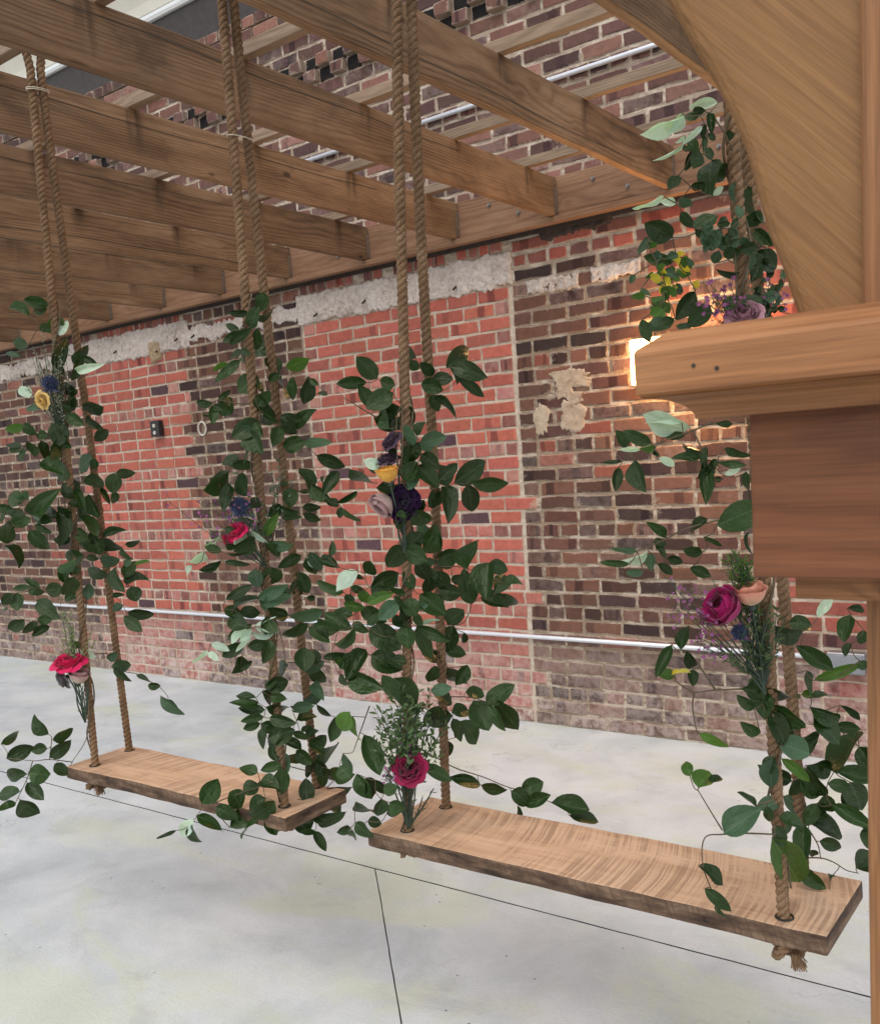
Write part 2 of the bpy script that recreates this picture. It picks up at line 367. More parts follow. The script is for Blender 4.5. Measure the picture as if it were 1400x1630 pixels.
MAT['lamp'] = m.m

m = M('manila_rope')
tc = m.n('TexCoord').outputs['Object']
a = m.noise(tc, 240.0, 3, .6); b = m.noise(tc, 14.0, 4, .6)
col = m.ramp(m.math('ADD', m.math('MULTIPLY', a, .55), m.math('MULTIPLY', b, .45)), [(.3, (.07,.039,.02)), (.5, (.2,.118,.063)), (.72, (.36,.238,.142))])
m.p('Base Color', col); m.p('Roughness', .85); m.p('Specular IOR Level', .25); m.p('Normal', m.bump(a, .0015, .8))
MAT['rope'] = m.m

def leafmat(name, top, under, rough=.36, trans=.22, var=.35, vein=.16, coat=0.0):
    m = M(name); tc = m.n('TexCoord').outputs['Object']; oi = m.n('ObjectInfo').outputs['Random']
    geo = m.n('NewGeometry'); n = m.noise(tc, 3.5, 4, .6)
    sx = m.n('SeparateXYZ', {0: tc})
    t = m.math('ADD', m.n('MapRange', {0: oi, 3: 1-var, 4: 1+var}).outputs[0], m.math('MULTIPLY', m.math('SUBTRACT', n, .5), .5))
    colT = m.mix(1.0, C(*top), m.n('CombineColor', {0: t, 1: t, 2: t}), 'MULTIPLY')
    colU = m.mix(1.0, C(*under), m.n('CombineColor', {0: t, 1: t, 2: t}), 'MULTIPLY')
    rib = m.math('SUBTRACT', 1.0, m.step(m.math('ABSOLUTE', sx.outputs['Y']), .012, .035))
    col = m.mix(geo.outputs['Backfacing'], colT, colU)
    col = m.mix(m.math('MULTIPLY', rib, vein), col, C(*[min(1, x*2.2+.05) for x in under]))
    m.p('Base Color', col); m.p('Roughness', rough); m.p('Specular IOR Level', .42); m.p('Specular Tint', C(.95, 1, .75))
    m.p('Normal', m.bump(n, .03, .35))
    tr = m.n('BsdfTranslucent', {'Color': m.mix(1.0, col, C(1.6, 1.9, .7), 'MULTIPLY')})
    mx = m.n('MixShader', {0: trans, 1: m.b.outputs[0], 2: tr.outputs[0]})
    m.t.links.new(mx.outputs[0], m.out.inputs[0])
    return m.m
MAT['d'] = leafmat('dark_smilax_leaf', (.014,.036,.006), (.038,.068,.02), .29, .08)
MAT['l'] = leafmat('bright_lit_green_leaf', (.06,.13,.022), (.1,.18,.05), trans=.3)  # lit garland leaves painted brighter; also the bright green of some sprigs
MAT['g'] = leafmat('grey_green_leaf', (.05,.095,.055), (.1,.15,.1), .42)
MAT['p'] = leafmat('pale_mint_leaf', (.46,.57,.47), (.5,.6,.5), .5, .2, .2)
MAT['y'] = leafmat('yellowing_leaf', (.55,.42,.05), (.5,.42,.1), .5, .4, .15)
MAT['stem'] = plain('brown_green_stem', (.1,.075,.04), .7, 0, .3)
MAT['green_stem'] = plain('green_flower_stem', (.035,.055,.035), .6, 0, .3)
def petal(name, a, b, var=.2):
    m = M(name); tc = m.n('TexCoord').outputs['Object']
    sx = m.n('SeparateXYZ', {0: tc}); n = m.noise(tc, 4.0, 4)
    f = m.math('ADD', sx.outputs['X'], m.math('MULTIPLY', m.math('SUBTRACT', n, .5), .5))
    col = m.ramp(f, [(.1, b), (.75, a)]); m.p('Base Color', col); m.p('Roughness', .6); m.p('Specular IOR Level', .25)
    m.p('Sheen Weight', .15)
    tr = m.n('BsdfTranslucent', {'Color': col}); mx = m.n('MixShader', {0: .2, 1: m.b.outputs[0], 2: tr.outputs[0]})
    m.t.links.new(mx.outputs[0], m.out.inputs[0]); return m.m
MAT['pink'] = petal('hot_pink_petal', (.66,.01,.1), (.42,.006,.05))
MAT['magenta'] = petal('magenta_petal', (.42,.012,.13), (.25,.008,.06))
MAT['wine'] = petal('wine_petal', (.3,.008,.06), (.17,.004,.03))
MAT['mauve'] = petal('mauve_petal', (.42,.22,.26), (.3,.13,.16))
MAT['peach'] = petal('peach_petal', (.72,.33,.22), (.62,.42,.26))
MAT['yellow'] = petal('yellow_petal', (.8,.42,.07), (.7,.34,.06))
MAT['pale_yellow'] = petal('pale_yellow_petal', (.8,.56,.2), (.75,.45,.1))
MAT['purple'] = petal('deep_purple_petal', (.03,.006,.045), (.014,.003,.024))
MAT['plum'] = petal('dusky_plum_petal', (.07,.035,.06), (.04,.02,.035))
MAT['faded'] = petal('faded_cream_petal', (.55,.36,.34), (.55,.5,.32))
MAT['grey_petal'] = petal('dried_grey_petal', (.14,.12,.12), (.08,.07,.07))
MAT['blossom'] = petal('waxflower_blossom', (.42,.19,.38), (.3,.09,.22))
MAT['thistle'] = plain('blue_thistle', (.045,.06,.12), .7, 0, .4, 60)
MAT['sprig'] = leafmat('boxwood_sprig_leaf', (.05,.09,.03), (.08,.12,.05), .45, .2)
MAT['olive_sprig'] = leafmat('olive_filler_leaf', (.16,.19,.09), (.2,.23,.13), .5, .25)
MAT['silver_sprig'] = leafmat('silver_filler_leaf', (.34,.33,.28), (.38,.37,.32), .6, .2)

# ================================================================= GROUND
rnd = random.Random(11)
V, F = [], []
add_box(V, F, (-120, -160, -.6), (120, 40, -.05))
ground = tag(mesh('ground', V, F, MAT['joint_dirt']), kind='structure')
def slab(poly):
    out = []
    for i, a in enumerate(poly):
        b = poly[(i+1) % len(poly)]; a = Vector((*a, 0)); b = Vector((*b, 0)); n = max(2, int((b-a).length/.06)) if (b-a).length < 60 else 400
        if n > 900: n = 900
        for k in range(n):
            p = a+(b-a)*(k/n); j = noise.noise(p*9)*.0016+noise.noise(p*45)*.0013
            out.append((p.x+j, p.y+j, 0.0))
    m = len(out); V = out+[(p[0], p[1], -.055) for p in out]
    F = [tuple(range(m))]+[(i+m, (i+1) % m+m, (i+1) % m, i) for i in range(m)]
    o = mesh('concrete_slab', V, F, [MAT['concrete'], MAT['joint_dirt']], ground)
    for k in range(1, len(o.data.polygons)): o.data.polygons[k].material_index = 1
    return o
JY, gp = -1.962, .0034
def dx(y): return .47+(-1.97-y)*.973                      # the slanting saw cut
slab([(-16, JY+gp), (16, JY+gp), (16, .15), (-16, .15)])
slab([(-16, -30), (dx(-30)-gp*.8, -30), (dx(JY)-gp*.8, JY-gp), (-16, JY-gp)])
slab([(dx(-30)+gp*.8, -30), (40, -30), (40, JY-gp), (dx(JY)+gp*.8, JY-gp)])

# ================================================================= BRICK WALL
CH = .0762
wall = empty('brick_wall', (-1.5, 0, 0), 'old brick wall with bright red infill panels between dark brown brickwork', 'wall')
BR = []            # x0, x1, z0, z1, colour, band centre, band strength, bloom, proud, soldier?
RED, DRK, RD2, UPR = 0, 1, 2, 3
def colour(kind, z, short):
    r = rnd.random(); k_ = rnd.uniform(-1, 1); j = lambda c, a=.14: tuple(max(.01, x*(1+k_*a)*(1+rnd.uniform(-.045, .045))) for x in c)
    if kind == RED:
        if short: c = j(rnd.choice([(.44,.135,.1), (.38,.12,.09), (.25,.09,.07), (.43,.18,.14)]))
        elif r < .045: c = j((.095,.052,.06))
        elif r < .17: c = j((.36,.105,.078))
        else: c = j((.43,.122,.086), .13)
    elif kind == DRK:
        c = j(rnd.choice([(.072,.038,.031), (.095,.047,.037), (.115,.054,.04), (.145,.068,.046), (.175,.08,.052), (.17,.082,.056), (.06,.036,.032), (.125,.064,.047)]), .2)
        if r < .05: c = j((.26,.085,.058))
    elif kind == RD2: c = j(rnd.choice([(.27,.085,.06), (.33,.09,.064), (.2,.075,.06), (.16,.07,.06), (.3,.11,.085)]), .15)
    elif kind == 4: c = (.012, .009, .009)  # dentil gaps: shade of the recess put into the brick colour
    else:
        c = j(rnd.choice([(.1,.052,.044), (.12,.06,.05), (.15,.072,.057), (.185,.09,.068), (.085,.048,.042), (.22,.105,.076)]), .2)
    return c
def put(x0, x1, z0, z1, kind, proud=0.0, joint=.011):
    if x1-x0 < .03: return
    short = (x1-x0) < .13; c = colour(kind, z0, short)
    zc = (z0+z1)/2
    band = rnd.uniform(.35, .95) if rnd.random() < (.3 if kind != DRK else .42) else 0.0
    bloom = 0.0
    if zc < .55: bloom = max(0.0, min(1, (.58-zc)/.5))*rnd.uniform(.5, 1.0)*(.65 if kind == DRK else 1)
    if kind == RED and short: bloom = max(bloom, rnd.uniform(0, .25))
    if kind in (DRK, UPR): bloom = max(bloom, rnd.choice([0, 0, 0, .12]))
    if zc < .5: c = tuple(x*.75+y*.25 for x, y in zip(c, (.2,.16,.14)))
    h = joint/2
    BR.append((x0+h+rnd.uniform(-.0015, .0015), x1-h+rnd.uniform(-.0015, .0015), z0+h+rnd.uniform(-.001, .001), z1-h+rnd.uniform(-.001, .001), c, rnd.uniform(.15, .85), band, bloom, proud+rnd.uniform(-.0022, .0022)))
def fill(xa, xb, z0, z1, kind, row, header, mod, proud=0.0, joint=.011, edge_half=None):
    m = mod/2 if header else mod
    x = xa
    first = m*(.5 if (row % 2) else 1.0) if not header else m*(.75 if row % 2 else 1)
    if edge_half is not None: first = m*edge_half
    nxt = xa+first
    while x < xb-1e-6:
        e = min(nxt+rnd.uniform(-.005, .005), xb)
        if xb-e < .045: e = xb
        put(x, e, z0, z1, kind, proud, joint); x = e; nxt = e+m
for i in range(57):
    r = 32-i; z0 = i*CH; z1 = z0+CH; hd = (r % 6 == 0)
    if i < 32:
        e1 = -2.72 if r % 2 else -2.83
        if hd: e1 = -2.66
        e0 = -4.12 if r % 2 else -4.0
        rr = .105 if r in (16, 23, 29) else 0.0
        fill(-7.4, e0, z0, z1, DRK, i, hd, .222, joint=.013)
        fill(e0, e1, z0, z1, RED, i, hd, .2087)
        fill(e1, -1.568, z0, z1, DRK, i, hd, .222, joint=.013)
        fill(-1.558, -.008+rr, z0, z1, RED, i, hd, .2062, edge_half=(.5 if r % 2 else 1) if not hd else 1)
        e2 = 1.27 if r % 2 else 1.38
        fill(.008+rr, e2, z0, z1, DRK, i, hd, .222, joint=.013)
        fill(e2, 3.4, z0, z1, RD2, i, hd, .2087)
    elif i < 35:                                   # behind the lintels: only the piers between them show
        fill(-7.4, -4.12, z0, z1, DRK, i, False, .222, joint=.013)
        fill(-2.72, -1.57, z0, z1, DRK, i, i == 34, .222, joint=.013)
        fill(.02, 3.4, z0, z1, RD2 if i > 32 else DRK, i, i == 33, .25, joint=.02)
    elif i < 37:
        fill(-7.4, 3.4, z0, z1, UPR, i, False, .222, joint=.013)
    else:
        proud = .035 if z0 > 4.08 else 0.0
        if i in (50, 51):                          # dentil courses: every other header near-black, recess shade painted in
            x = -7.4+(.11 if i == 50 else 0.0)
            while x < 3.3:
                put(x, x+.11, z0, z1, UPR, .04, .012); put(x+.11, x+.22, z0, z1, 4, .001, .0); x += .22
        else:
            fill(-7.4, 3.4, z0, z1, UPR, i, hd, .222, proud, joint=.014)
def soldiers(xa, xb, kind):
    x = xa
    while x < xb-.04:
        put(x, x+CH, 2.612, 2.80, kind, .004 if rnd.random() < .8 else -.006, .011); x += CH
n_s = len(BR)
soldiers(-4.12, -2.73, RD2); soldiers(-1.56, .01, RD2)
def brick_geo(b, V, F, A):
    x0, x1, z0, z1, c, bc, bs, bl, pr = b
    base = len(V); y = -pr; L, H = x1-x0, z1-z0; ch = .0035
    jx = lambda: rnd.gauss(0, .0017)
    out = [(x0, z0), ((x0+x1)/2, z0), (x1, z0), (x1, (z0+z1)/2), (x1, z1), ((x0+x1)/2, z1), (x0, z1), (x0, (z0+z1)/2)]
    out = [(p[0]+jx(), p[1]+jx()) for p in out]
    tilt = rnd.uniform(-.012, .012)
    cx, cz = (x0+x1)/2, (z0+z1)/2
    def uvz(p, e): return ((p[0]-x0)/L, (p[1]-z0)/H, e)
    V.append((cx, y, cz)); A.append(uvz((cx, cz), 0.0))
    for p in out:
        sx = math.copysign(ch, cx-p[0]) if abs(cx-p[0]) > .003 else 0; sz = math.copysign(ch, cz-p[1]) if abs(cz-p[1]) > .003 else 0
        k = rnd.uniform(.6, 3.0); q = (p[0]+sx*k, p[1]+sz*k)
        V.append((q[0], y+(q[0]-cx)*tilt, q[1])); A.append(uvz(q, .45))
    for p in out: V.append((p[0], y+ch*rnd.uniform(.7, 1.5), p[1])); A.append(uvz(p, 1.0))
    for p in out: V.append((p[0], .06, p[1])); A.append(uvz(p, 1.0))
    for k in range(8):
        n = (k+1) % 8
        F.append((base, base+1+k, base+1+n))
        F.append((base+1+k, base+9+k, base+9+n, base+1+n))
        F.append((base+9+k, base+17+k, base+17+n, base+9+n))
    return 25
def brick_mesh(name, bl, parent):
    V, F, A, CC, DD = [], [], [], [], []
    for b in bl:
        n = brick_geo(b, V, F, A); CC += [(*b[4], 1.0)]*n; DD += [(b[5], b[6], b[7], 1.0)]*n
    o = mesh(name, V, F, MAT['brick'], parent); me = o.data
    a = me.attributes.new('bcol', 'FLOAT_COLOR', 'POINT'); a.data.foreach_set('color', np.array(CC, 'f').ravel())
    a = me.attributes.new('bdat', 'FLOAT_COLOR', 'POINT'); a.data.foreach_set('color', np.array(DD, 'f').ravel())
    a = me.attributes.new('buv', 'FLOAT_VECTOR', 'POINT'); a.data.foreach_set('vector', np.array(A, 'f').ravel())
    return o
def area(b):
    p = [proj((x, 0, z)) for x, z in ((b[0], b[2]), (b[1], b[2]), (b[1], b[3]), (b[0], b[3]))]
    cx = sum(q[0] for q in p)/4; cy = sum(q[1] for q in p)/4
    if not (10 < cx < 1385 and 5 < cy < 1625): return 0
    if cx > 1195 and cy < 950: return 0
    if 2.69 < (b[2]+b[3])/2 < 3.0: return 0
    return abs(sum(p[k][0]*p[(k+1) % 4][1]-p[(k+1) % 4][0]*p[k][1] for k in range(4)))/2
order = sorted(range(len(BR)), key=lambda k: -area(BR[k]))
big = set(order[:296])
for k in order[:296]:
    brick_mesh('brick', [BR[k]], wall)
tag(brick_mesh('brick_field', [b for k, b in enumerate(BR) if k not in big], wall), kind='stuff')
# mortar bed behind the brick faces: a sheet with real unevenness, then the wall's body
V, F = [], []
nx, nz = 430, 190
for a in range(nx+1):
    for b in range(nz+1):
        x = -7.4+10.8*a/nx; z = -.01+4.353*b/nz
        d = noise.noise(Vector((x*7, 3, z*11)))*.0018+noise.noise(Vector((x*26, 7, z*31)))*.0012
        V.append((x, .0055+d, z))
for a in range(nx):
    for b in range(nz):
        k = a*(nz+1)+b; F.append((k, k+nz+1, k+nz+2, k+1))
mo = mesh('mortar', V, F, MAT['mortar'], wall, smooth=True)
def mzone(x, z):
    if z > 2.44: return (.34, .265, .2, 1) if z > 2.7 else (.36, .28, .21, 1)
    if -4.1 < x < -2.76 or -1.57 < x < .012: return (.5, .4, .31, 1)
    if x > 1.3: return (.42, .32, .24, 1)
    return (.29, .215, .15, 1)
at_ = mo.data.attributes.new('mcol', 'FLOAT_COLOR', 'POINT'); at_.data.foreach_set('color', np.array([mzone(v[0], v[2]) for v in V], 'f').ravel())
V, F = [], []; add_box(V, F, (-7.4, .012, -.02), (3.4, .35, 4.6)); mesh('wall_core', V, F, MAT['mortar'], wall)
def blob(name, cx, cz, rx, rz, mat, depth, seed):
    """a trowelled dab of cement with a ragged outline"""
    V, F = [(cx, -depth, cz)], []; na, nr = 72, 12
    for i in range(1, nr+1):
        for k in range(na):
            a = 6.2832*k/na; o = Vector((math.cos(a)*1.3+seed*4.1, math.sin(a)*1.3, seed))
            e = 1+.32*noise.noise(o)+.22*noise.noise(o*3.1)+.13*noise.noise(o*8)
            r = i/nr*e; sq = 1/max(abs(math.cos(a)), abs(math.sin(a)))**.5
            x, z = cx+rx*r*sq*math.cos(a), cz+rz*r*sq*math.sin(a); q = Vector((x*30, seed, z*30))
            d = depth*(1+.5*noise.noise(q)+.4*noise.noise(q*3)) if i < nr-1 else (depth*.5 if i == nr-1 else -.006)
            V.append((x, -d, z))
    for k in range(na): F.append((0, 1+k, 1+(k+1) % na))
    for i in range(nr-1):
        for k in range(na): a = 1+i*na; F.append((a+k, a+na+k, a+na+(k+1) % na, a+(k+1) % na))
    return mesh(name, V, F, mat, wall, smooth=True)
def rough_sheet(name, x0, x1, z0, z1, mat, depth=.012, nx=60, nz=10, er=.02, seed=0, sub=None, amp=1.0):
    """a hand-applied skin of render or cement with ragged edges and a lumpy face"""
    V, F = [], []
    for a in range(nx+1):
        for b in range(nz+1):
            u, v = a/nx, b/nz; x = x0+(x1-x0)*u; z = z0+(z1-z0)*v
            q = Vector((x*9+seed*5.1, seed*3.3, z*9))
            eb = er*(noise.noise(q*1.1)+.6*noise.noise(q*3.7)+.4*noise.noise(q*9))
            fe = abs(2*v-1)**2; ge = abs(2*u-1)**4
            z += eb*fe*(1 if v > .5 else -1); x += .5*er*noise.noise(q*2.9)*ge
            d = depth*(1+amp*(.6*noise.noise(q*2.3)+.55*noise.noise(q*7.7)+.4*noise.noise(q*21)))
            inn = min(1, 6*min(u, 1-u)*nx/12, 5*min(v, 1-v)*nz/6)
            V.append((x, -max(-.004, d*inn-.004*(1-inn)), z))
    for a in range(nx):
        for b in range(nz):
            k = a*(nz+1)+b; F.append((k, k+nz+1, k+nz+2, k+1))
    return mesh(name, V, F, mat, sub or wall, smooth=True)
rough_sheet('render_lintel', -1.6, .015, 2.437, 2.614, MAT['render'], .0075, 340, 44, .024, 1)
rough_sheet('render_lintel', -4.25, -2.66, 2.435, 2.625, MAT['render'], .0075, 300, 44, .026, 2)
rough_sheet('render_band', -2.7, -1.57, 2.475, 2.565, MAT['render'], .0075, 220, 26, .04, 3)
rough_sheet('render_band', -5.6, -4.2, 2.45, 2.57, MAT['render'], .011, 200, 26, .04, 4)
rough_sheet('dark_patch', .2, .62, 2.63, 2.715, MAT['bitumen'], .008, 60, 16, .02, 5)
blob('cement_patch', .335, 1.905, .115, .055, MAT['patch'], .0035, 6); blob('cement_patch', .30, 1.85, .05, .05, MAT['patch'], .003, 16)
blob('cement_patch', .15, 1.70, .045, .085, MAT['patch'], .0035, 7); blob('cement_patch', .335, 1.71, .08, .085, MAT['patch'], .0035, 8)
blob('cement_patch', .36, 1.80, .05, .03, MAT['patch'], .003, 18)
blob('cement_patch', -3.05, 2.45, .065, .08, MAT['tan_patch'], .018, 9)
rough_sheet('lime_smear', .1, .42, 2.365, 2.44, MAT['render'], .006, 60, 14, .02, 12, amp=1.6)
rough_sheet('lime_smear', .48, .76, 2.365, 2.44, MAT['render'], .006, 60, 14, .02, 13, amp=1.6)
V, F = [], []; add_box(V, F, (-7.4, -.018, 2.668), (3.4, .0, 2.694)); mesh('flashing_strip', V, F, MAT['bitumen'], wall)
# black nail stubs and holes left in the lintels
for x, z in ((-.35, 2.475), (-1.02, 2.5), (-1.42, 2.48), (-2.78, 2.5), (-3.0, 2.45), (-3.5, 2.5), (-2.6, 2.5)):
    V, F = [], []; tube(V, F, [(x, -.034, z-.012), (x+.003, -.0, z+.012)], .006, 7); mesh('old_fixing', V, F, MAT['bitumen'], wall)

# eave above the wall
eave = empty('roof_eave', (-2, -.2, 4.6), 'cream and white painted boxed eave above the brick wall', 'eave')
def cornice(name, prof, mat):
    """a moulding run along the wall; prof lists (y, z) round its section"""
    n = len(prof); V = [(-7.4, y, z) for y, z in prof]+[(3.4, y, z) for y, z in prof]
    F = [(k, (k+1) % n, n+(k+1) % n, n+k) for k in range(n)]+[tuple(range(n))[::-1], tuple(range(n, 2*n))]
    mesh(name, V, F, mat, eave)
cornice('frieze_board', [(-.006, 4.346), (.3, 4.346), (.3, 4.592), (-.006, 4.592)], MAT['dark_frieze'])
cornice('bed_moulding', [(.1, 4.594), (-.03, 4.594), (-.042, 4.61), (-.042, 4.632), (.1, 4.632)], MAT['white_paint'])
cornice('cove_panel', [(.1, 4.634), (-.046, 4.634), (-.07, 4.69), (-.13, 4.77), (-.2, 4.82), (.1, 4.82)], MAT['cream'])
cornice('fascia', [(.1, 4.822), (-.215, 4.822), (-.222, 4.838), (-.222, 4.93), (.1, 4.93)], MAT['white_paint'])
cornice('gutter', [(.1, 4.932), (-.24, 4.932), (-.3, 4.95), (-.335, 4.99), (-.345, 5.05), (-.36, 5.052), (-.36, 5.068), (.1, 5.068)], MAT['white_paint'])
cornice('roof_edge', [(.3, 5.07), (-.37, 5.07), (-.37, 5.09), (.3, 5.25)], MAT['dark_frieze'])

# ================================================================= things on the wall
def conduit(label, pts, r, straps):
    e = empty('conduit', pts[0], label, 'pipe')
    V, F = [], []; tube(V, F, pts, r, 12); mesh('pipe', V, F, MAT['conduit'], e, True)
    for x in straps:
        V, F = [], []; z = pts[0][2]
        tube(V, F, [(x-.01, pts[0][1], z), (x+.01, pts[0][1], z)], r+.0025, 12)
        add_box(V, F, (x-.01, -.006, z-.045), (x+.01, -.002, z-r*.6)); mesh('strap', V, F, MAT['steel'], e)
    return e
conduit('grey metal conduit running low along the whole brick wall', [(-7.4, -.0165, .522), (-3.7, -.0165, .521), (0, -.0165, .507), (1.64, -.0165, .497)], .0125, (-.65, 1.05))
conduit('grey metal conduit crossing the upper brickwork above the pergola', [(-1.55, -.0165, 3.392), (3.4, -.0165, 3.392)], .0125, (.1,))
jb = empty('junction_box', (1.71, 0, .48), 'weatherproof grey metal junction box at the end of the low conduit', 'electrical box')
board('box_body', (1.625, -.062, .432), (1.79, -.001, .532), MAT['box_metal'], jb, .008, 3)
board('box_lid', (1.633, -.069, .44), (1.782, -.0625, .524), MAT['box_metal'], jb, .003, 2)
ob = empty('outlet_box', (-3.095, 0, 1.9), 'small black outlet box on the red brick panel', 'outlet')
board('box_body', (-3.145, -.045, 1.84), (-3.045, -.002, 1.955), MAT['black_plastic'], ob, .004, 2)
for z in (1.868, 1.918):
    V, F = [], []; tube(V, F, [(-3.095, -.052, z), (-3.095, -.044, z)], .014, 12); mesh('socket', V, F, MAT['white_plaster'], ob)
V, F = [], []
ring = [Vector((-2.615+.04*math.cos(a), -.004, 1.862+.047*math.sin(a))) for a in [2*math.pi*k/28 for k in range(29)]]
tube(V, F, ring, .0075, 6)
tag(mesh('plaster_ring', V, F, MAT['white_plaster'], None, True), 'white plaster ring left on the dark brickwork beside the outlet box', 'plaster ring')

lamp = empty('wall_lamp', (.86, 0, 1.94), 'lit rectangular wall lamp on the brickwork behind the wooden capital', 'lamp')
board('housing', (.715, -.03, 1.822), (1.36, -.002, 2.056), MAT['steel'], lamp, .004, 2)
board('diffuser', (.722, -.085, 1.829), (1.353, -.0305, 2.049), MAT['lamp'], lamp, .008, 3)
lamp_light = bpy.data.lights.new('lamp_light', 'POINT'); lamp_light.energy = 7.0; lamp_light.color = (1, .62, .32); lamp_light.shadow_soft_size = .1
lo_ = bpy.data.objects.new('lamp_light', lamp_light); link(lo_, lamp); lo_.location = Vector((1.1, -.24, 1.94))-lamp.location

# ================================================================= PERGOLA
perg = empty('pergola', (-1, -1.9, 0), 'timber pergola of brown joists and thin battens fixed to the brick wall', 'pergola')
JB, JT = 2.72, 2.911
JX = [.968, .336, -.279, -.927, -1.572, -2.196, -2.826, -3.455, -4.085, -4.715, -5.345, 1.625, 2.262, 2.89, 3.52]
for k, x in enumerate(JX):
    j = board('joist', (x-.038, -4.15, JB), (x, -.041, JT), MAT['joist'], perg, .005, 2, .0022, k+3, 44, 1)
    V, F = [], []                                   # long drying check along the face
    zc = JB+rnd.choice([.045, .05, .14, .15])
    pts = [(x+.0004, y, zc+.004*math.sin(y*2+k)+.003*math.sin(y*7)) for y in np.linspace(-3.9, -.3-rnd.random(), 40)]
    for a in range(len(pts)-1):
        p, q = Vector(pts[a]), Vector(pts[a+1]); b = len(V)
        V += [p+Vector((.0012, 0, .0014)), p+Vector((.0012, 0, -.0014)), q+Vector((.0012, 0, -.0014)), q+Vector((.0012, 0, .0014))]; F.append((b, b+1, b+2, b+3))
    mesh('drying_check', V, F, MAT['joint_dirt'], j)
    V, F = [], []
    add_box(V, F, (x+.0008, -.062, JB+.01), (x+.0028, -.0405, JT-.05))
    add_box(V, F, (x-.042, -.075, JB-.0035), (x+.003, -.0405, JB-.0008))
    for q in range(6):
        tube(V, F, [(x+.002, -.052+.004*(q % 2), JB+.025+q*.026), (x+.0062, -.052+.004*(q % 2), JB+.025+q*.026)], .0032, 6)
    mesh('joist_hanger', V, F, MAT['galv'], j)
ledger = board('ledger', (-7.3, -.04, 2.69), (3.4, -.002, 2.915), MAT['ledger'], perg, .003, 2, .001, 2, 60, 0)
board('ledger_strip', (-7.3, -.078, 2.688), (3.4, -.0405, 2.7185), MAT['ledger'], ledger, .002, 1, .0006, 5, 60, 0)
for a, b in zip(sorted(JX)[:-1], sorted(JX)[1:]):
    for f, z in ((.33, 2.86), (.62, 2.785)):
        x = a+(b-a)*f; V, F = [], []
        tube(V, F, [(x, -.0445, z), (x, -.0402, z)], .011, 14); tube(V, F, [(x, -.052, z), (x, -.044, z)], .007, 6)
        mesh('bolt', V, F, MAT['steel'], ledger)
for k, y in enumerate([-.31, -.92, -1.535, -2.145, -2.70, -3.31, -3.92]):
    board('purlin', (-6.6, y-.02, JT-.0015), (3.7, y+.02, JT+.042), MAT['purlin'], perg, .003, 2, .002, k+30, 60, 0)
board('beam', (-6.6, -3.716, 2.452), (3.9, -3.576, JB+.001), MAT['cedar'], perg, .006, 2, .001, 77, 40, 0)
# post with its stepped capital and curved brackets
PX0, PX1, PY0, PY1 = 2.637, 2.777, -3.714, -3.574
post = board('post', (PX0-.007, PY0, -.005), (PX1, PY1, 2.4525), MAT['cedar_post'], perg, .006, 3, .0008, 9, 30, 2)
def ringbox(name, o, z0, z1, mat, bev, seg=3):
    return board(name, (PX0-o, PY0-o, z0), (PX1+o, PY1+o, z1), mat, post, bev, seg, .0006, z0*10, 12, 0)
zb0 = at_y(1195, 920, PY0-.076).z; zb1 = at_y(1190, 662, PY0-.076).z
zc0 = at_y(1020, 636, PY0-.14).z; zc1 = at_y(1090, 524, PY0-.123).z; zcb = at_y(1090, 551, PY0-.143).z
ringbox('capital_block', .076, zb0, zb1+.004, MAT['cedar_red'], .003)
ringbox('lower_trim', .05, zb0-.021, zb0+.001, MAT['cedar'], .003)
def rings(name, prof, mat):
    V, F = [], []
    for o, z in prof: V += [(PX0-o, PY0-o, z), (PX1+o, PY0-o, z), (PX1+o, PY1+o, z), (PX0-o, PY1+o, z)]
    for k in range(len(prof)-1):
        for q in range(4): F.append((k*4+q, k*4+(q+1) % 4, k*4+4+(q+1) % 4, k*4+4+q))
    b = (len(prof)-1)*4; F.extend([(3, 2, 1, 0), (b, b+1, b+2, b+3)])
    c = Vector(((PX0+PX1)/2, (PY0+PY1)/2, prof[0][1]))
    o = mesh(name, [Vector(v)-c for v in V], F, mat, post, keep=False); o.location = c-post.location-perg.location
rings('capital_cap', [(.138, zc0), (.1425, zc0+.004), (.143, zcb-.001), (.1415, zcb+.002), (.126, zc1-.002), (.123, zc1)], MAT['cedar'])
rings('cove_moulding', [(.108+.033*(1-math.cos(k/8*math.pi/2)), zb1+(zc0-zb1)*math.sin(k/8*math.pi/2)+.0004) for k in range(9)], MAT['cedar'])
V, F = [], []
for px, py in ((1103, 582), (1140, 586)):
    p = at_y(px, py, PY0-.143); tube(V, F, [p+Vector((0, .004, 0)), p-Vector((0, .0004, 0))], .0017, 8)
mesh('nail_hole', V, F, MAT['joint_dirt'], post)
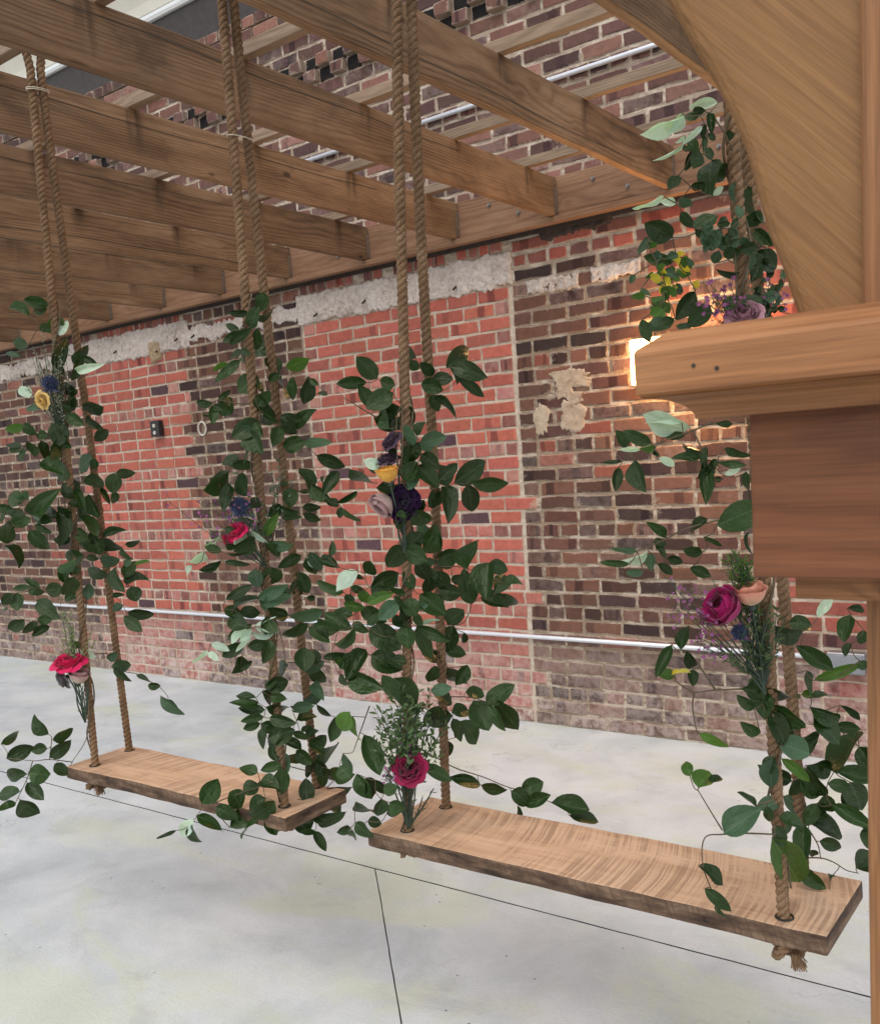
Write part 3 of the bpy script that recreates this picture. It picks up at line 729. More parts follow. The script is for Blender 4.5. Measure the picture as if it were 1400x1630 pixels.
def corbel(sgn):
    ed = [(1272, 500), (1240, 432), (1215, 370), (1197, 305), (1181, 242), (1160, 190), (1131, 132), (1098, 78), (1055, 0)]
    P = [at_y(x, y, PY0+.012) for x, y in ed]; q = [(PX0-p.x, p.z) for p in P]
    dx_, dz_ = q[-1][0]-q[-2][0], q[-1][1]-q[-2][1]; x, z = q[-1]
    q[0] = (q[0][0], zc1-.002)
    while z < 2.448:
        dx_ *= 1.10; x += dx_; z += dz_; q.append((x, min(z, 2.4515)))
    poly = [(-.002, zc1-.002)]+q+[(-.002, 2.4515)]
    bm = bmesh.new(); fr = [bm.verts.new((0, y0, z0)) for y0, z0 in [(0, 0)]]; bm.verts.remove(fr[0])
    X = (lambda o: PX0-o) if sgn < 0 else (lambda o: PX1+o)
    a = [bm.verts.new((X(o), PY0+.012, z)) for o, z in poly]; c = [bm.verts.new((X(o), PY1-.012, z)) for o, z in poly]
    bm.faces.new(a); bm.faces.new(c[::-1]); n = len(poly)
    for k in range(n): bm.faces.new((a[k], c[k], c[(k+1) % n], a[(k+1) % n]))
    bmesh.ops.recalc_face_normals(bm, faces=bm.faces[:])
    curve = [e for e in bm.edges if all(v in a[1:-1] for v in e.verts) or all(v in c[1:-1] for v in e.verts)]
    bmesh.ops.bevel(bm, geom=curve, offset=.016, segments=4, affect='EDGES', profile=.5)
    me = bpy.data.meshes.new('corbel_bracket'); bm.transform(Matrix.Translation(-post.location-perg.location)); bm.to_mesh(me); bm.free(); me.materials.append(MAT['corbel'])
    link(bpy.data.objects.new('corbel_bracket', me), post)
corbel(-1); corbel(1)

# ================================================================= SWINGS
def rope_mesh(name, path, parent, r=.0137, pitch=.05, fuzz=160, seed=0, mat=None):
    """three laid strands twisted round the path, with loose fibres standing off"""
    rr = random.Random(seed); P = [Vector(p) for p in path]
    d = [0.0]
    for a, b in zip(P[:-1], P[1:]): d.append(d[-1]+(b-a).length)
    tot = d[-1]; n = max(8, int(tot/pitch*9)); pts = []; k = 0
    for i in range(n+1):
        s = tot*i/n
        while k < len(d)-2 and d[k+1] < s: k += 1
        t = (s-d[k])/max(1e-9, d[k+1]-d[k]); pts.append(P[k].lerp(P[k+1], t))
    V, F = [], []; a = (pts[1]-pts[0]).orthogonal().normalized(); fr = []
    for i, p in enumerate(pts):
        t = (pts[min(i+1, n)]-pts[max(0, i-1)]).normalized(); a = (a-t*a.dot(t)).normalized(); fr.append((p, a.copy(), t.cross(a)))
    for s3 in range(3):
        line = []
        for i, (p, a_, b_) in enumerate(fr):
            an = 2*math.pi*(s3/3+tot*i/n/pitch); line.append(p+(a_*math.cos(an)+b_*math.sin(an))*(r*.53))
        tube(V, F, line, r*.5, 7)
    for q in range(fuzz):
        i = rr.randrange(n); p, a_, b_ = fr[i]; an = rr.random()*6.283; o = a_*math.cos(an)+b_*math.sin(an)
        t = (fr[min(i+1, n)][0]-fr[max(0, i-1)][0]).normalized()
        s = p+o*r*.9; e = s+(o*rr.uniform(.2, 1)+t*rr.uniform(-1, 1))*rr.uniform(.004, .014); w = o.cross(t)*.0003
        b = len(V); V += [s-w, s+w, e]; F.append((b, b+1, b+2))
    return mesh(name, V, F, mat or MAT['rope'], parent, True)
def knot(parent, x, y, z, seed, tail=True, sc=1.0):
    rr = random.Random(seed); path = []
    for k in range(61):
        t = 2*math.pi*k/60*1.0
        path.append((x+sc*.0135*(math.sin(t)+1.55*math.sin(2*t)), y+sc*.0135*(math.cos(t)-1.55*math.cos(2*t)), z-.018*sc-.012*sc*math.sin(3*t)))
    kn = rope_mesh('knot', path, parent, .0105*sc, .045, 60, seed)
    if tail:
        V, F = [], []
        for q in range(70):
            a = rr.random()*6.283; s = Vector((x+.024+rr.uniform(-.008, .008), y-.012+rr.uniform(-.008, .008), z-.022))
            e = s+Vector((rr.uniform(-.004, .02), rr.uniform(-.012, .008), rr.uniform(-.034, -.02))); m_ = s.lerp(e, .5)+Vector((rr.uniform(-.004, .004), rr.uniform(-.004, .004), 0))
            tube(V, F, [s, m_, e], .0013, 3)
        mesh('frayed_end', V, F, MAT['rope'], kn)
    return kn
SEATZ = .55
ROPES = {}
def swing(key, label, x0, x1, yf, yb, holes, tops, mat, seed):
    t = empty('rope_swing', ((x0+x1)/2, (yf+yb)/2, SEATZ-.045), label, 'swing', 'rope swings hanging from the pergola')
    board('seat_plank', (x0, yf, SEATZ-.044), (x1, yb, SEATZ), mat, t, .006, 2, .0035, seed, 60, 0)
    for e, (hf, hb) in enumerate(holes):
        tx = tops[e]; yp = -2.70; zt = JT+.042
        leg = []
        for which, (hx, hy) in enumerate((hf, hb)):
            sy = -1 if which == 0 else 1
            top = Vector((tx+.004*sy, yp+sy*.0145, 2.83)); bot = Vector((hx, hy, SEATZ-.05))
            pts = []
            for k in range(41):
                q = k/40; p = bot.lerp(top, q); fa = math.sin(q*math.pi); p.x += .005*fa*math.sin(q*6+seed+e+which); p.y += .004*fa*math.sin(q*5+2*e); pts.append(p)
            pts += [Vector((tx+.004*sy, yp+sy*.022, 2.868)), Vector((tx+.002*sy, yp+sy*.036, zt-.03))]
            if which == 0:                            # the front leg carries the turn over the batten
                pts += [Vector((tx-.002, yp-.034, zt+.0)), Vector((tx, yp-.02, zt+.013)), Vector((tx, yp+.02, zt+.013)), Vector((tx+.002, yp+.034, zt+.0)), Vector((tx+.002, yp+.036, zt-.03))]
            leg.append(pts)
            o = rope_mesh('rope', pts, t, fuzz=220, seed=seed*10+e*2+which)
            fr_ = which == 0 and (key, e) in (('near', 1), ('left', 0))
            knot(o, hx, hy, SEATZ-.045, seed*7+e*3+which, fr_, 1.0 if fr_ else .72)
            V, F = [], []
            for s_ in range(1):
                rg = [Vector((hx+.0175*math.cos(a), hy+.0175*math.sin(a), SEATZ+.0012)) for a in [6.2832*k/16 for k in range(17)]]
                tube(V, F, rg, .0022, 5)
            mesh('hole_rim', V, F, MAT['joint_dirt'], o)
        ROPES[(key, e)] = leg
        # twine binding near the top
        if key == 'near': continue
        zi = 2.80 if e == 0 else 2.45
        pf = min(leg[0], key=lambda p: abs(p.z-zi)); pb = min(leg[1], key=lambda p: abs(p.z-zi)); c = (pf+pb)/2; hw = (pb-pf).length/2+.019
        V, F = [], []; ax = (pb-pf).normalized(); nn = ax.cross(Vector((0, 0, 1))).normalized()
        for w_ in range(2 if e == 0 else 1):
            rg = [c+Vector((0, 0, (w_-1)*.005))+ax*hw*math.cos(a)+nn*.0185*math.sin(a) for a in [6.2832*k/24 for k in range(25)]]
            tube(V, F, rg, .0013, 4)
        mesh('twine_binding', V, F, MAT['twine'], t)
    return t
swing('left', 'rope swing with straight saw marks across its plank seat, hot pink rose at one end', -.255, .845, -2.752, -2.49,
      [((-.155, -2.70), (-.191, -2.53)), ((.775, -2.685), (.744, -2.515))], (-.02, .865), MAT['seat_straight'], 3)
swing('near', 'rope swing with curved saw marks across its plank seat, beside the wooden post', 1.126, 2.326, -2.718, -2.428,
      [((1.225, -2.666), (1.217, -2.479)), ((2.23, -2.677), (2.206, -2.45))], (1.45, 2.16), MAT['seat_arc'], 5)
def rope_depth(key, e, x, y):
    """camera distance of the two rope legs at the height where they pass picture row y"""
    res = []
    for leg in ROPES[(key, e)]:
        best = min(leg[:41], key=lambda p: abs(proj(p)[1]-y)); q = proj(best); res.append((q[0], q[2]))
    (xf, df), (xb, db) = res
    t = 0 if xb-xf < 4 else max(0, min(1, (x-xf)/(xb-xf)))
    return df+(db-df)*t

# ================================================================= LEAVES
def leaf_shape(bend, fold, twist, seed):
    V, F = [], []; n = 9; rr = random.Random(seed)
    prof = [0, .58, .87, .99, 1.02, .99, .9, .72, .43, .02]
    for i in range(n+1):
        t = i/n; wd = .5*prof[i]
        for j in (-1, -.5, 0, .5, 1):
            y = wd*j; z = -bend*t*t+fold*abs(y)*.9+.03*math.sin(t*9+seed)*j
            a = twist*t; yy = y*math.cos(a)-z*math.sin(a)*.3; zz = z+y*math.sin(a)
            V.append((t-.12*bend*t*t, yy, zz))
    for i in range(n):
        for j in range(4):
            k = i*5+j; F.append((k, k+5, k+6, k+1))
    return V, F
SHAPES = [leaf_shape(b, f, t, k) for k, (b, f, t) in enumerate([(.06,.2,.12), (.2,.3,-.3), (.34,.14,.4), (-.14,.38,.2), (.12,.6,-.15), (.42,.3,.7), (.02,.1,-.2), (.25,.5,-.6)])]
LM = {}
def leaf_data(v, kind):
    if (v, kind) not in LM:
        me = bpy.data.meshes.new('leaf_'+MAT[kind].name); V, F = SHAPES[v]
        me.from_pydata(V, [], F); me.update(); me.materials.append(MAT[kind]); me.polygons.foreach_set('use_smooth', [True]*len(F)); LM[(v, kind)] = me
    return LM[(v, kind)]
def leaf_frame(B, T, wpx_world, rr, roll=None):
    ax = T-B; L = ax.length; ax.normalize()
    toc = (CAM-(B+T)/2).normalized(); n = toc-ax*toc.dot(ax); n.normalize()
    a = rr.gauss(0, .5) if roll is None else roll
    a = max(-.95, min(.95, a)); n = (Matrix.Rotation(a, 3, ax) @ n); y = n.cross(ax)
    W = wpx_world/max(.6, math.cos(a))
    return Matrix(((ax.x*L, y.x*W, n.x*L, B.x), (ax.y*L, y.y*W, n.y*L, B.y), (ax.z*L, y.z*W, n.z*L, B.z), (0, 0, 0, 1)))
def put_leaf(parent, B, T, W, kind, rr, roll=None):
    o = bpy.data.objects.new('leaf', leaf_data(rr.randrange(len(SHAPES)), kind)); link(o, parent)
    o.matrix_parent_inverse = Matrix.Identity(4)
    o.matrix_basis = Matrix.Translation(-parent.location) @ leaf_frame(B, T, W, rr, roll)
    return o
def rows(zoom, txt):
    ox, oy, s = zoom; out = []
    for ln in txt.split(';'):
        q = ln.split()
        if not q: continue
        kind = 'd'
        if q[-1].isalpha(): kind = q.pop()
        a = [float(v) for v in q]
        out.append((ox+a[0]/s, oy+a[1]/s, ox+a[2]/s, oy+a[3]/s, a[4]/s, kind))
    return out
def vine_tube(V, F, a, b, rr, r0, sag=.12):
    a, b = Vector(a), Vector(b); L = (b-a).length
    if L < 1e-4: return
    side = Vector((rr.uniform(-1, 1), rr.uniform(-1, 1), rr.uniform(-1.4, .3)))*L*sag
    tube(V, F, spline([a, a.lerp(b, .35)+side, a.lerp(b, .7)+side*.7, b], 3), r0, 5)
def garland(key, e, label, leaves, seed, stems=(), small=()):
    rr = random.Random(seed); root = ROPES[(key, e)][0][12]
    g = empty('leaf_garland', root, label, 'garland', 'leafy garlands wound round the swing ropes')
    nodes = []                                        # (point, connected)
    for leg in ROPES[(key, e)]:
        zs = [at_depth(l[0], l[1], 2.5) for l in leaves]
        for p in leg[2:39]:
            nodes.append(p)
    ys = [l[1] for l in leaves]; lo, hi = min(ys)-10, max(ys)+10
    nodes = [p for p in nodes if lo < proj(p)[1] < hi]
    pend = []
    for bx, by, tx, ty, wd, kind in leaves:
        d0 = rope_depth(key, e, bx, by)
        rope_x = proj(min(ROPES[(key, e)][0][:41], key=lambda p: abs(proj(p)[1]-by)))[0]
        spread = min(.16, abs(bx-rope_x)/FPX*d0*.6)
        d = d0-.03+noise.noise(Vector((bx*.013, by*.013, seed)))*(.05+spread)
        Lw = math.hypot(tx-bx, ty-by)/FPX*d
        dt = d+rr.gauss(0, .33)*Lw
        B = at_depth(bx, by, d); T = at_depth(tx, ty, dt)
        T = B+(T-B)*1.18
        put_leaf(g, B, T, wd/FPX*d*1.14, kind, rr); pend.append(B)
    V, F = [], []
    # the runner: a thin vine spiralling up the front leg
    leg = ROPES[(key, e)][0]; run = []
    for k, p in enumerate(leg[1:40]):
        if lo < proj(p)[1] < hi:
            a = k*1.15+seed; run.append(p+Vector((math.cos(a), math.sin(a), 0))*.0185)
    if len(run) > 3: tube(V, F, spline(run, 5), .0026, 6)
    for st in stems:
        P = []
        for x, y in st:
            d = rope_depth(key, e, x, y)-.03+noise.noise(Vector((x*.013, y*.013, seed)))*.1
            P.append(at_depth(x, y, d))
        sp = spline(P, 5); tube(V, F, sp, .0019, 5, .55); nodes += sp
    conn = list(nodes)
    if not conn: conn = [root]
    left = list(pend)
    best = [min(((p-q).length, k) for k, q in enumerate(conn)) for p in left]
    while left:                                       # join every leaf to its nearest neighbour already on the vine
        i = min(range(len(left)), key=lambda k: best[k][0]); p = left.pop(i); dist, k = best.pop(i)
        vine_tube(V, F, conn[k], p, rr, .0011 if dist < .08 else .0014)
        conn.append(p); kk = len(conn)-1
        for j, q in enumerate(left):
            dd = (q-p).length
            if dd < best[j][0]: best[j] = (dd, kk)
    mesh('vine_stem', V, F, MAT['stem'], g, True)
    return g

ZA, ZB, ZC, ZD = (500,530,4.1176), (500,800,4.1176), (540,1040,3.3333), (300,450,5.3846)
ZE, ZF, ZG, ZH = (280,720,4.6667), (300,980,4.6667), (0,470,5.3846), (0,740,4.6667)
ZI, ZJ, ZK, ZL = (960,660,5.3846), (1000,880,3.5), (1060,1140,4.1176), (1000,140,4.0759)
ZM, ZN = (0,1000,4.6667), (240,1150,3.5)
def pts(z, *a): return [(z[0]+x/z[2], z[1]+y/z[2]) for x, y in a]
# each leaf: foot x y, tip x y, breadth, kind
near_left = rows(ZA, '665 165 560 70 95;670 180 640 238 70;415 300 300 180 105;345 325 165 332 72;530 340 435 320 90;400 500 305 365 75;515 390 365 480 120;420 545 560 510 85;390 560 570 620 100;865 230 1028 100 115;895 225 1080 255 90;905 225 945 315 70;945 300 1095 390 55;785 275 705 200 65;775 300 890 300 80;845 375 715 335 90;755 410 820 495 60;785 410 935 540 65;700 795 800 870 90;675 870 800 990 110;870 1010 810 870 100;820 965 925 870 70;915 985 1100 860 125;1035 990 1243 990 88;1010 990 1030 1150 105;870 1000 890 1180 108;580 650 660 690 90 g;685 720 590 840 100;575 960 660 860 100;615 1030 675 920 65 g;530 1000 420 1010 70;440 900 370 895 50;430 880 340 840 65 p;470 750 530 780 50;620 1180 735 1210 100;545 1170 590 1210 45')
near_left += rows(ZB, '580 275 495 405 110;610 300 695 200 95;590 300 720 370 100;710 330 810 180 100;800 200 812 290 45;785 370 935 345 85;1005 435 1050 262 135;670 380 755 510 95;790 380 700 400 55 g;790 450 870 545 90;760 480 735 585 75;900 520 965 490 60;1030 665 985 470 110;815 570 950 600 95;690 600 840 720 120;1085 445 1030 520 70;1140 395 1115 590 125;1140 400 1250 440 90;1175 595 1250 470 90;1240 530 1350 528 60;1085 625 1250 670 95;1190 605 1335 670 65;365 555 540 480 105;285 445 160 560 95 p;195 590 20 530 70;330 460 375 400 80;165 425 45 375 65;95 360 130 265 32;280 470 320 510 40;240 550 325 590 50;240 600 220 660 65;290 580 360 650 65 l;340 690 205 665 60 l;345 660 490 600 60 l;375 600 450 555 60;255 740 130 700 70;300 700 450 770 95;250 830 105 750 90;345 800 440 735 55;160 840 20 790 75;0 830 85 895 60;255 790 330 840 60;135 930 255 845 40;360 820 540 940 150;500 880 580 920 70;600 800 610 940 110;590 650 610 800 60;600 600 500 565 45;520 620 590 680 60;590 640 670 715 95;515 740 590 810 55;650 730 700 800 55;700 800 810 765 35 p;670 810 755 990 90;910 805 850 960 120;680 810 860 900 70;870 800 950 700 90;980 850 985 915 40;860 970 980 985 80;780 970 840 1040 60;370 1000 545 1080 140;340 965 225 1130 100;280 990 185 1070 80;60 1020 185 995 45;115 1020 225 1115 50 l;240 1120 410 1210 110;165 1130 220 1180 50;790 1070 770 1175 65;870 1080 990 1220 95;1005 1065 940 1180 80')
near_left += rows(ZC, '290 130 400 265 120;485 190 585 255 60;670 200 755 220 55;775 265 905 180 85;600 330 480 340 100;595 310 685 300 75;710 250 775 385 115;785 275 855 385 55;830 250 930 385 85;600 345 640 450 55;640 360 745 455 65;450 590 575 665 60;580 655 745 690 60;750 700 870 725 55;910 730 1000 790 85;960 730 1070 690 85;985 810 1105 765 60;1125 790 1285 835 75;1220 860 1365 880 70;945 810 965 880 18;55 310 10 405 80 l;70 335 75 460 65 l;130 430 195 610 90;20 530 60 630 35 g;0 600 50 650 80;90 640 150 760 60;140 660 195 750 55;190 670 240 740 45;235 740 295 710 60;85 790 200 880 85;220 770 220 860 55;265 790 330 830 60;250 850 320 830 50;85 895 150 975 65;60 925 0 950 45;65 935 70 1000 45;150 890 215 900 50')
left_right = rows(ZD, '640 80 620 225 105;510 255 360 265 65;565 255 490 375 85;580 300 730 280 95;440 420 335 365 60;445 425 315 495 70;355 530 525 415 70;690 620 560 530 115;680 640 740 775 120;460 590 350 625 60;560 655 440 640 75 g;450 570 520 610 55;330 690 225 745 40 l;440 660 270 815 75;835 730 1010 665 105 l;600 800 450 920 140;590 850 630 930 50;790 800 800 975 110;900 810 890 985 80;1030 800 985 985 100;1040 830 1110 870 50;1190 965 1075 930 60;570 960 730 1090 120;255 1000 350 935 45;210 1030 95 1015 55;215 1050 205 1195 70;225 1050 275 1090 50;275 1140 370 995 125;180 1130 130 1135 25;745 1195 600 1150 90;640 1110 750 1190 50;790 1170 905 1280 110;780 1150 940 1160 60;920 1260 1062 1105 100;620 1190 420 1310 150;570 1200 630 1310 70;780 1235 735 1370 105;805 1410 945 1340 90;990 1380 1190 1370 85 g;580 1345 460 1495 55;1095 1480 1310 1570 100;440 1490 305 1545 60;345 1560 540 1560 75')
left_right += rows(ZA, '158 905 70 1045 75;235 890 372 1025 95;60 940 45 1005 40;145 1115 270 1048 35;180 1140 165 1205 45;180 1150 295 1205 40')
left_right += rows(ZE, '395 140 212 240 105;400 235 350 398 100;470 160 515 300 100;540 380 620 380 80;840 240 690 240 55;995 280 935 135 80;910 290 1040 290 35;1010 235 1110 355 60;1110 350 1185 410 55;850 265 850 385 100;755 405 900 430 60;785 485 915 480 45;940 405 1055 415 60;945 455 1060 500 60;660 625 740 480 65 l;690 480 770 400 80;720 600 540 560 110;590 650 440 710 110;520 580 435 705 60 p;530 600 650 645 30 p;700 690 845 690 75 g;655 675 790 745 55;365 560 440 600 55;365 690 430 700 45;210 740 110 840 90 p;120 840 60 912 50 p;330 620 220 700 25 p;340 735 230 705 55;385 750 555 755 45;340 800 188 875 60;360 815 512 830 40;700 850 690 995 155;930 765 785 850 75;960 790 1040 885 110;975 775 1035 850 45 p;905 885 975 1025 95;900 940 910 1060 60;370 1095 540 1000 60;430 1165 585 1070 80;605 1090 800 1000 85 g;640 1140 835 1065 85 g;360 1160 490 1230 90;470 1190 605 1180 75;680 1160 820 1215 80;390 1240 520 1300 110;385 1390 540 1290 70;640 1260 740 1320 90;590 1290 720 1230 22 p;590 1300 740 1310 22 p;570 1340 710 1350 40 p;560 1310 480 1390 45 p;1090 1180 870 1225 100 g;980 1270 810 1365 85;985 1300 1120 1395 80;1050 1270 1200 1310 90;970 1080 1030 1080 40')
left_right += rows(ZF, '850 235 860 385 130;880 345 945 330 50;900 395 1010 500 95;740 370 575 500 130;570 540 640 490 60;405 215 270 295 85;400 300 350 425 110;390 400 450 350 50;440 230 595 200 85;170 210 285 250 50 p;150 255 45 340 35 p;150 270 210 325 50 p;465 140 368 250 40 p;450 110 330 190 50 p;500 610 372 595 40;520 650 362 650 55;570 700 398 690 70;560 750 412 778 55;535 800 418 840 60;550 830 540 972 62;550 560 640 680 100;575 680 755 715 90;600 760 778 790 85;590 915 760 860 130;540 800 630 840 80;890 690 770 690 22;890 705 770 715 22;990 580 895 640 65 g;950 655 1040 745 30;835 870 905 815 22;775 870 880 910 55;875 890 940 860 60;840 990 722 925 65;895 920 1005 1020 70;920 980 1015 905 80;880 1040 730 1060 85;800 1000 900 1080 90;910 1060 885 1185 65;930 1070 1130 995 110;935 1090 1020 1150 70;1015 1130 1070 1248 70;1050 1150 1190 1200 75;1090 750 1045 908 75;515 1170 395 1115 85;700 1110 552 1140 65;690 1130 690 1300 105;530 1230 650 1270 100')
left_right += rows(ZN, '285 455 365 335 100;255 520 380 585 65;440 385 510 455 85;515 390 580 340 65;360 470 470 530 75;440 585 530 490 75;595 545 483 612 50;640 420 530 490 90;690 440 580 530 90;640 530 695 615 65;145 600 45 642 22;240 540 170 630 60 p;215 575 240 662 65;865 465 775 450 55;870 450 865 330 75;955 400 1095 390 85;890 490 960 520 65;955 430 1050 510 80;910 550 785 570 85;835 610 910 610 35;910 605 970 702 50;920 560 1020 530 70')
left_left = rows(ZG, '260 180 95 100 75;420 80 220 45 90;290 130 390 130 90;545 200 420 300 110 l;345 250 420 290 70;510 345 570 235 65 p;240 440 130 400 90;190 520 45 490 40 g;490 640 540 420 90;540 600 480 710 90;640 490 760 455 40;610 520 715 570 90;715 530 830 605 60;645 640 832 612 60 p;670 600 630 720 70;250 880 190 790 85 p;340 980 240 965 50 g;715 980 862 960 95;750 1030 865 1140 55;540 930 600 1000 60;560 1020 700 1100 90;205 1120 65 1155 75 l;200 1100 290 1190 90;320 1200 400 1210 75;195 1300 48 1265 60;180 1320 85 1330 40;235 1250 270 1375 70;200 1310 200 1400 55;350 1245 410 1400 80;510 1240 420 1370 85;500 1080 510 1260 145;345 1430 520 1510 130;800 1400 820 1480 65')
left_left += rows(ZH, '850 60 840 190 105;860 60 990 70 70;850 190 855 285 62;750 160 810 278 38;600 130 445 220 120;630 90 755 150 100;575 180 615 305 55;660 220 720 370 70;640 290 600 395 60;620 370 710 500 70;575 470 650 510 40;760 540 915 485 60;740 560 600 600 110;560 530 640 550 50;745 560 870 640 95;700 540 740 650 100;930 590 1042 580 58;890 625 945 695 45;740 700 865 690 95 g;1000 740 1095 715 22 l;920 740 970 720 50 g;630 680 490 690 110;550 740 545 820 80;640 690 720 690 40;800 820 645 795 70;860 760 905 920 70;920 870 1085 830 110;980 900 1010 1000 100;840 970 910 965 35;910 1040 855 1080 60 g;945 1100 1107 1100 78;920 1125 1038 1222 75;170 280 70 230 110;210 200 130 250 70 g;230 370 380 235 130;250 385 370 415 70;235 400 85 440 80;190 370 80 360 70;110 330 0 310 60;265 445 385 495 50;100 450 10 540 130;215 490 345 615 105;40 600 155 718 105;430 350 455 560 100;40 390 0 400 50;300 920 195 850 45;240 905 112 920 38;205 940 305 940 50;340 935 455 920 95;550 830 490 960 110;90 950 30 1030 70;130 950 140 1060 95;60 1070 0 1080 45;275 1010 385 1095 105;185 1150 90 1200 80;285 1165 185 1235 60;280 1150 375 1150 60;370 1200 255 1260 55')
left_left += rows(ZM, '365 790 262 668 85;390 830 505 750 75;10 860 155 778 70;50 970 222 890 100;355 895 245 905 65;375 965 500 865 90;205 1085 52 1105 80;215 1080 340 1090 135;150 1215 0 1240 75;200 1150 310 1260 90;120 1295 12 1355 60;150 1270 258 1380 85;405 1010 490 1080 80;830 280 945 265 90 g;790 220 870 200 50 g;850 300 930 370 60;1100 425 1180 430 50;1190 500 1325 635 45 g;1240 530 1320 610 40 g;1015 350 1100 390 35 g;510 110 610 130 45 l;620 160 700 210 40 p')
near_right = rows(ZI, '735 110 400 100 110 p;670 75 410 45 45 p;700 170 540 190 60;410 245 200 158 95;200 280 135 158 80;320 300 155 300 35 p;445 270 330 290 55 l;425 320 470 350 35;470 370 612 430 50 p;160 400 0 410 30;130 450 105 628 78;265 385 305 625 100;835 365 638 345 85;840 310 690 270 65;875 275 910 470 75;985 390 900 440 60;855 395 855 725 90;955 450 865 545 75;950 560 1005 550 50;1030 520 1160 465 45 p;1035 285 1225 320 72;980 410 1190 430 45;1225 490 1210 640 70;970 950 1320 800 210;1240 1010 1215 1160 60;890 890 700 985 100;540 1048 412 940 65;960 70 1090 80 45;290 1170 92 1150 60 g;380 1170 180 1258 60 p;410 1190 390 1320 100 g;220 1280 5 1268 52;340 1345 212 1358 60 g;450 1080 520 1210 60;420 1080 525 1110 60;845 1180 705 1165 80;545 1230 670 1260 70;740 1315 880 1380 80;460 1280 560 1360 60;860 1050 1000 1120 35')
near_right += rows(ZJ, '240 510 170 665 60;290 540 320 405 75;320 545 365 630 55;260 690 165 660 60 l;240 680 330 650 25 y;355 650 360 730 55;390 1005 535 1080 50 l;760 770 740 905 100;765 755 945 850 95;790 850 960 930 110;790 880 870 1050 100;840 1030 900 990 60;820 1050 960 1110 110 g;910 1040 1060 1045 85;965 430 820 440 110;890 390 1000 400 80;930 520 1090 625 80;1050 360 1125 275 45 p;1230 345 1215 475 85;1215 310 1305 320 40;1310 430 1290 500 50;1240 505 1205 565 35;1285 600 1310 640 50;990 655 1010 790 50;960 790 1020 780 40 l;1015 805 1120 785 50;1030 710 1270 630 55 l;1010 860 1165 925 75;1030 920 1170 1040 110;1140 970 1265 985 55;1175 850 1255 918 28')
near_right += rows(ZK, '1240 100 1170 350 185;1260 200 1345 350 110;915 320 1085 340 80;920 330 1020 505 130;750 275 915 410 60 l;820 425 632 345 105;880 405 820 520 80;155 395 120 298 65 l;210 470 270 345 110 l;270 420 365 400 50;590 590 467 520 45;660 590 678 700 58;375 770 580 625 160 g;690 800 860 1065 190 l;870 1020 1015 1110 85;890 710 905 945 105;985 570 915 700 85;1045 510 1045 655 95;1080 580 1295 710 85;935 710 1145 718 80;1000 820 1145 862 75;1090 1040 1090 1258 155;1055 440 1205 470 75;1200 480 1190 590 75;1200 430 1270 590 140;1100 360 1305 410 95;1205 600 1345 745 60;1295 730 1350 860 75;1240 1000 1400 950 140;940 880 990 920 50;210 980 382 1055 55;250 1130 410 1265 70;315 1235 375 1320 35')
near_right += rows(ZL, '365 180 118 255 60 p;345 160 270 280 70 p;580 95 418 115 50 p;480 245 365 350 38 p;365 310 310 360 30 p;355 365 190 478 30 p;230 705 60 775 45 p;305 745 225 735 45 p;540 690 605 650 35 p;540 470 500 618 130;560 500 620 590 110;455 180 375 190 45;500 150 415 150 45;525 160 535 280 50;490 230 480 315 40;510 300 560 330 40;490 315 490 395 38;385 350 445 390 50;405 410 400 510 38;455 405 450 490 58;490 430 550 420 60;345 390 400 400 35;630 300 675 310 45;320 570 270 645 70;400 640 480 620 50;680 615 660 700 42 g;780 640 785 865 115;330 720 400 760 60 g;340 805 415 910 75;435 940 550 825 110;285 970 125 880 120;130 965 85 1055 45 g;305 1120 135 1090 65;720 1195 600 1200 60;430 1320 315 1475 95;530 1410 405 1530 110;300 1500 118 1560 75;85 1500 130 1630 65;410 1545 320 1550 50 g;815 1060 960 1160 120')
rs = random.Random(4)
def cluster(z, cx, cy, sx, sy, n, lo, hi, kinds):
    out = []
    for _ in range(n):
        x, y = rs.gauss(cx, sx), rs.gauss(cy, sy); a = rs.random()*6.283; L = rs.uniform(lo, hi)
        out.append((z[0]+x/z[2], z[1]+y/z[2], z[0]+(x+L*math.cos(a))/z[2], z[1]+(y+L*math.sin(a))/z[2], L*rs.uniform(.5, .75)/z[2], rs.choice(kinds)))
    return out
near_right += cluster(ZL, 580, 960, 70, 75, 34, 45, 80, 'gggd')+cluster(ZL, 260, 1220, 85, 80, 40, 40, 75, 'llgy')
near_right += cluster(ZL, 930, 1330, 60, 90, 26, 40, 70, 'dgd')+cluster(ZL, 180, 1400, 40, 60, 12, 50, 85, 'gll')
def backing(key, e, y0, y1, n, L0, L1, kinds='dddg'):
    out = []
    for _ in range(n):
        y = rs.uniform(y0, y1); leg = ROPES[(key, e)][rs.randrange(2)]
        x = proj(min(leg[:41], key=lambda p: abs(proj(p)[1]-y)))[0]+rs.gauss(0, 13); a = rs.random()*6.283; L = rs.uniform(L0, L1)
        out.append((x, y, x+L*math.cos(a), y+L*math.sin(a), L*rs.uniform(.5, .7), rs.choice(kinds)))
    return out
left_left += backing('left', 0, 560, 1010, 22, 18, 30)
left_right += backing('left', 1, 520, 1260, 26, 20, 34)
near_left += backing('near', 0, 610, 1180, 26, 22, 38)
near_right += backing('near', 1, 1090, 1330, 14, 24, 42)+backing('near', 1, 330, 540, 16, 20, 36)
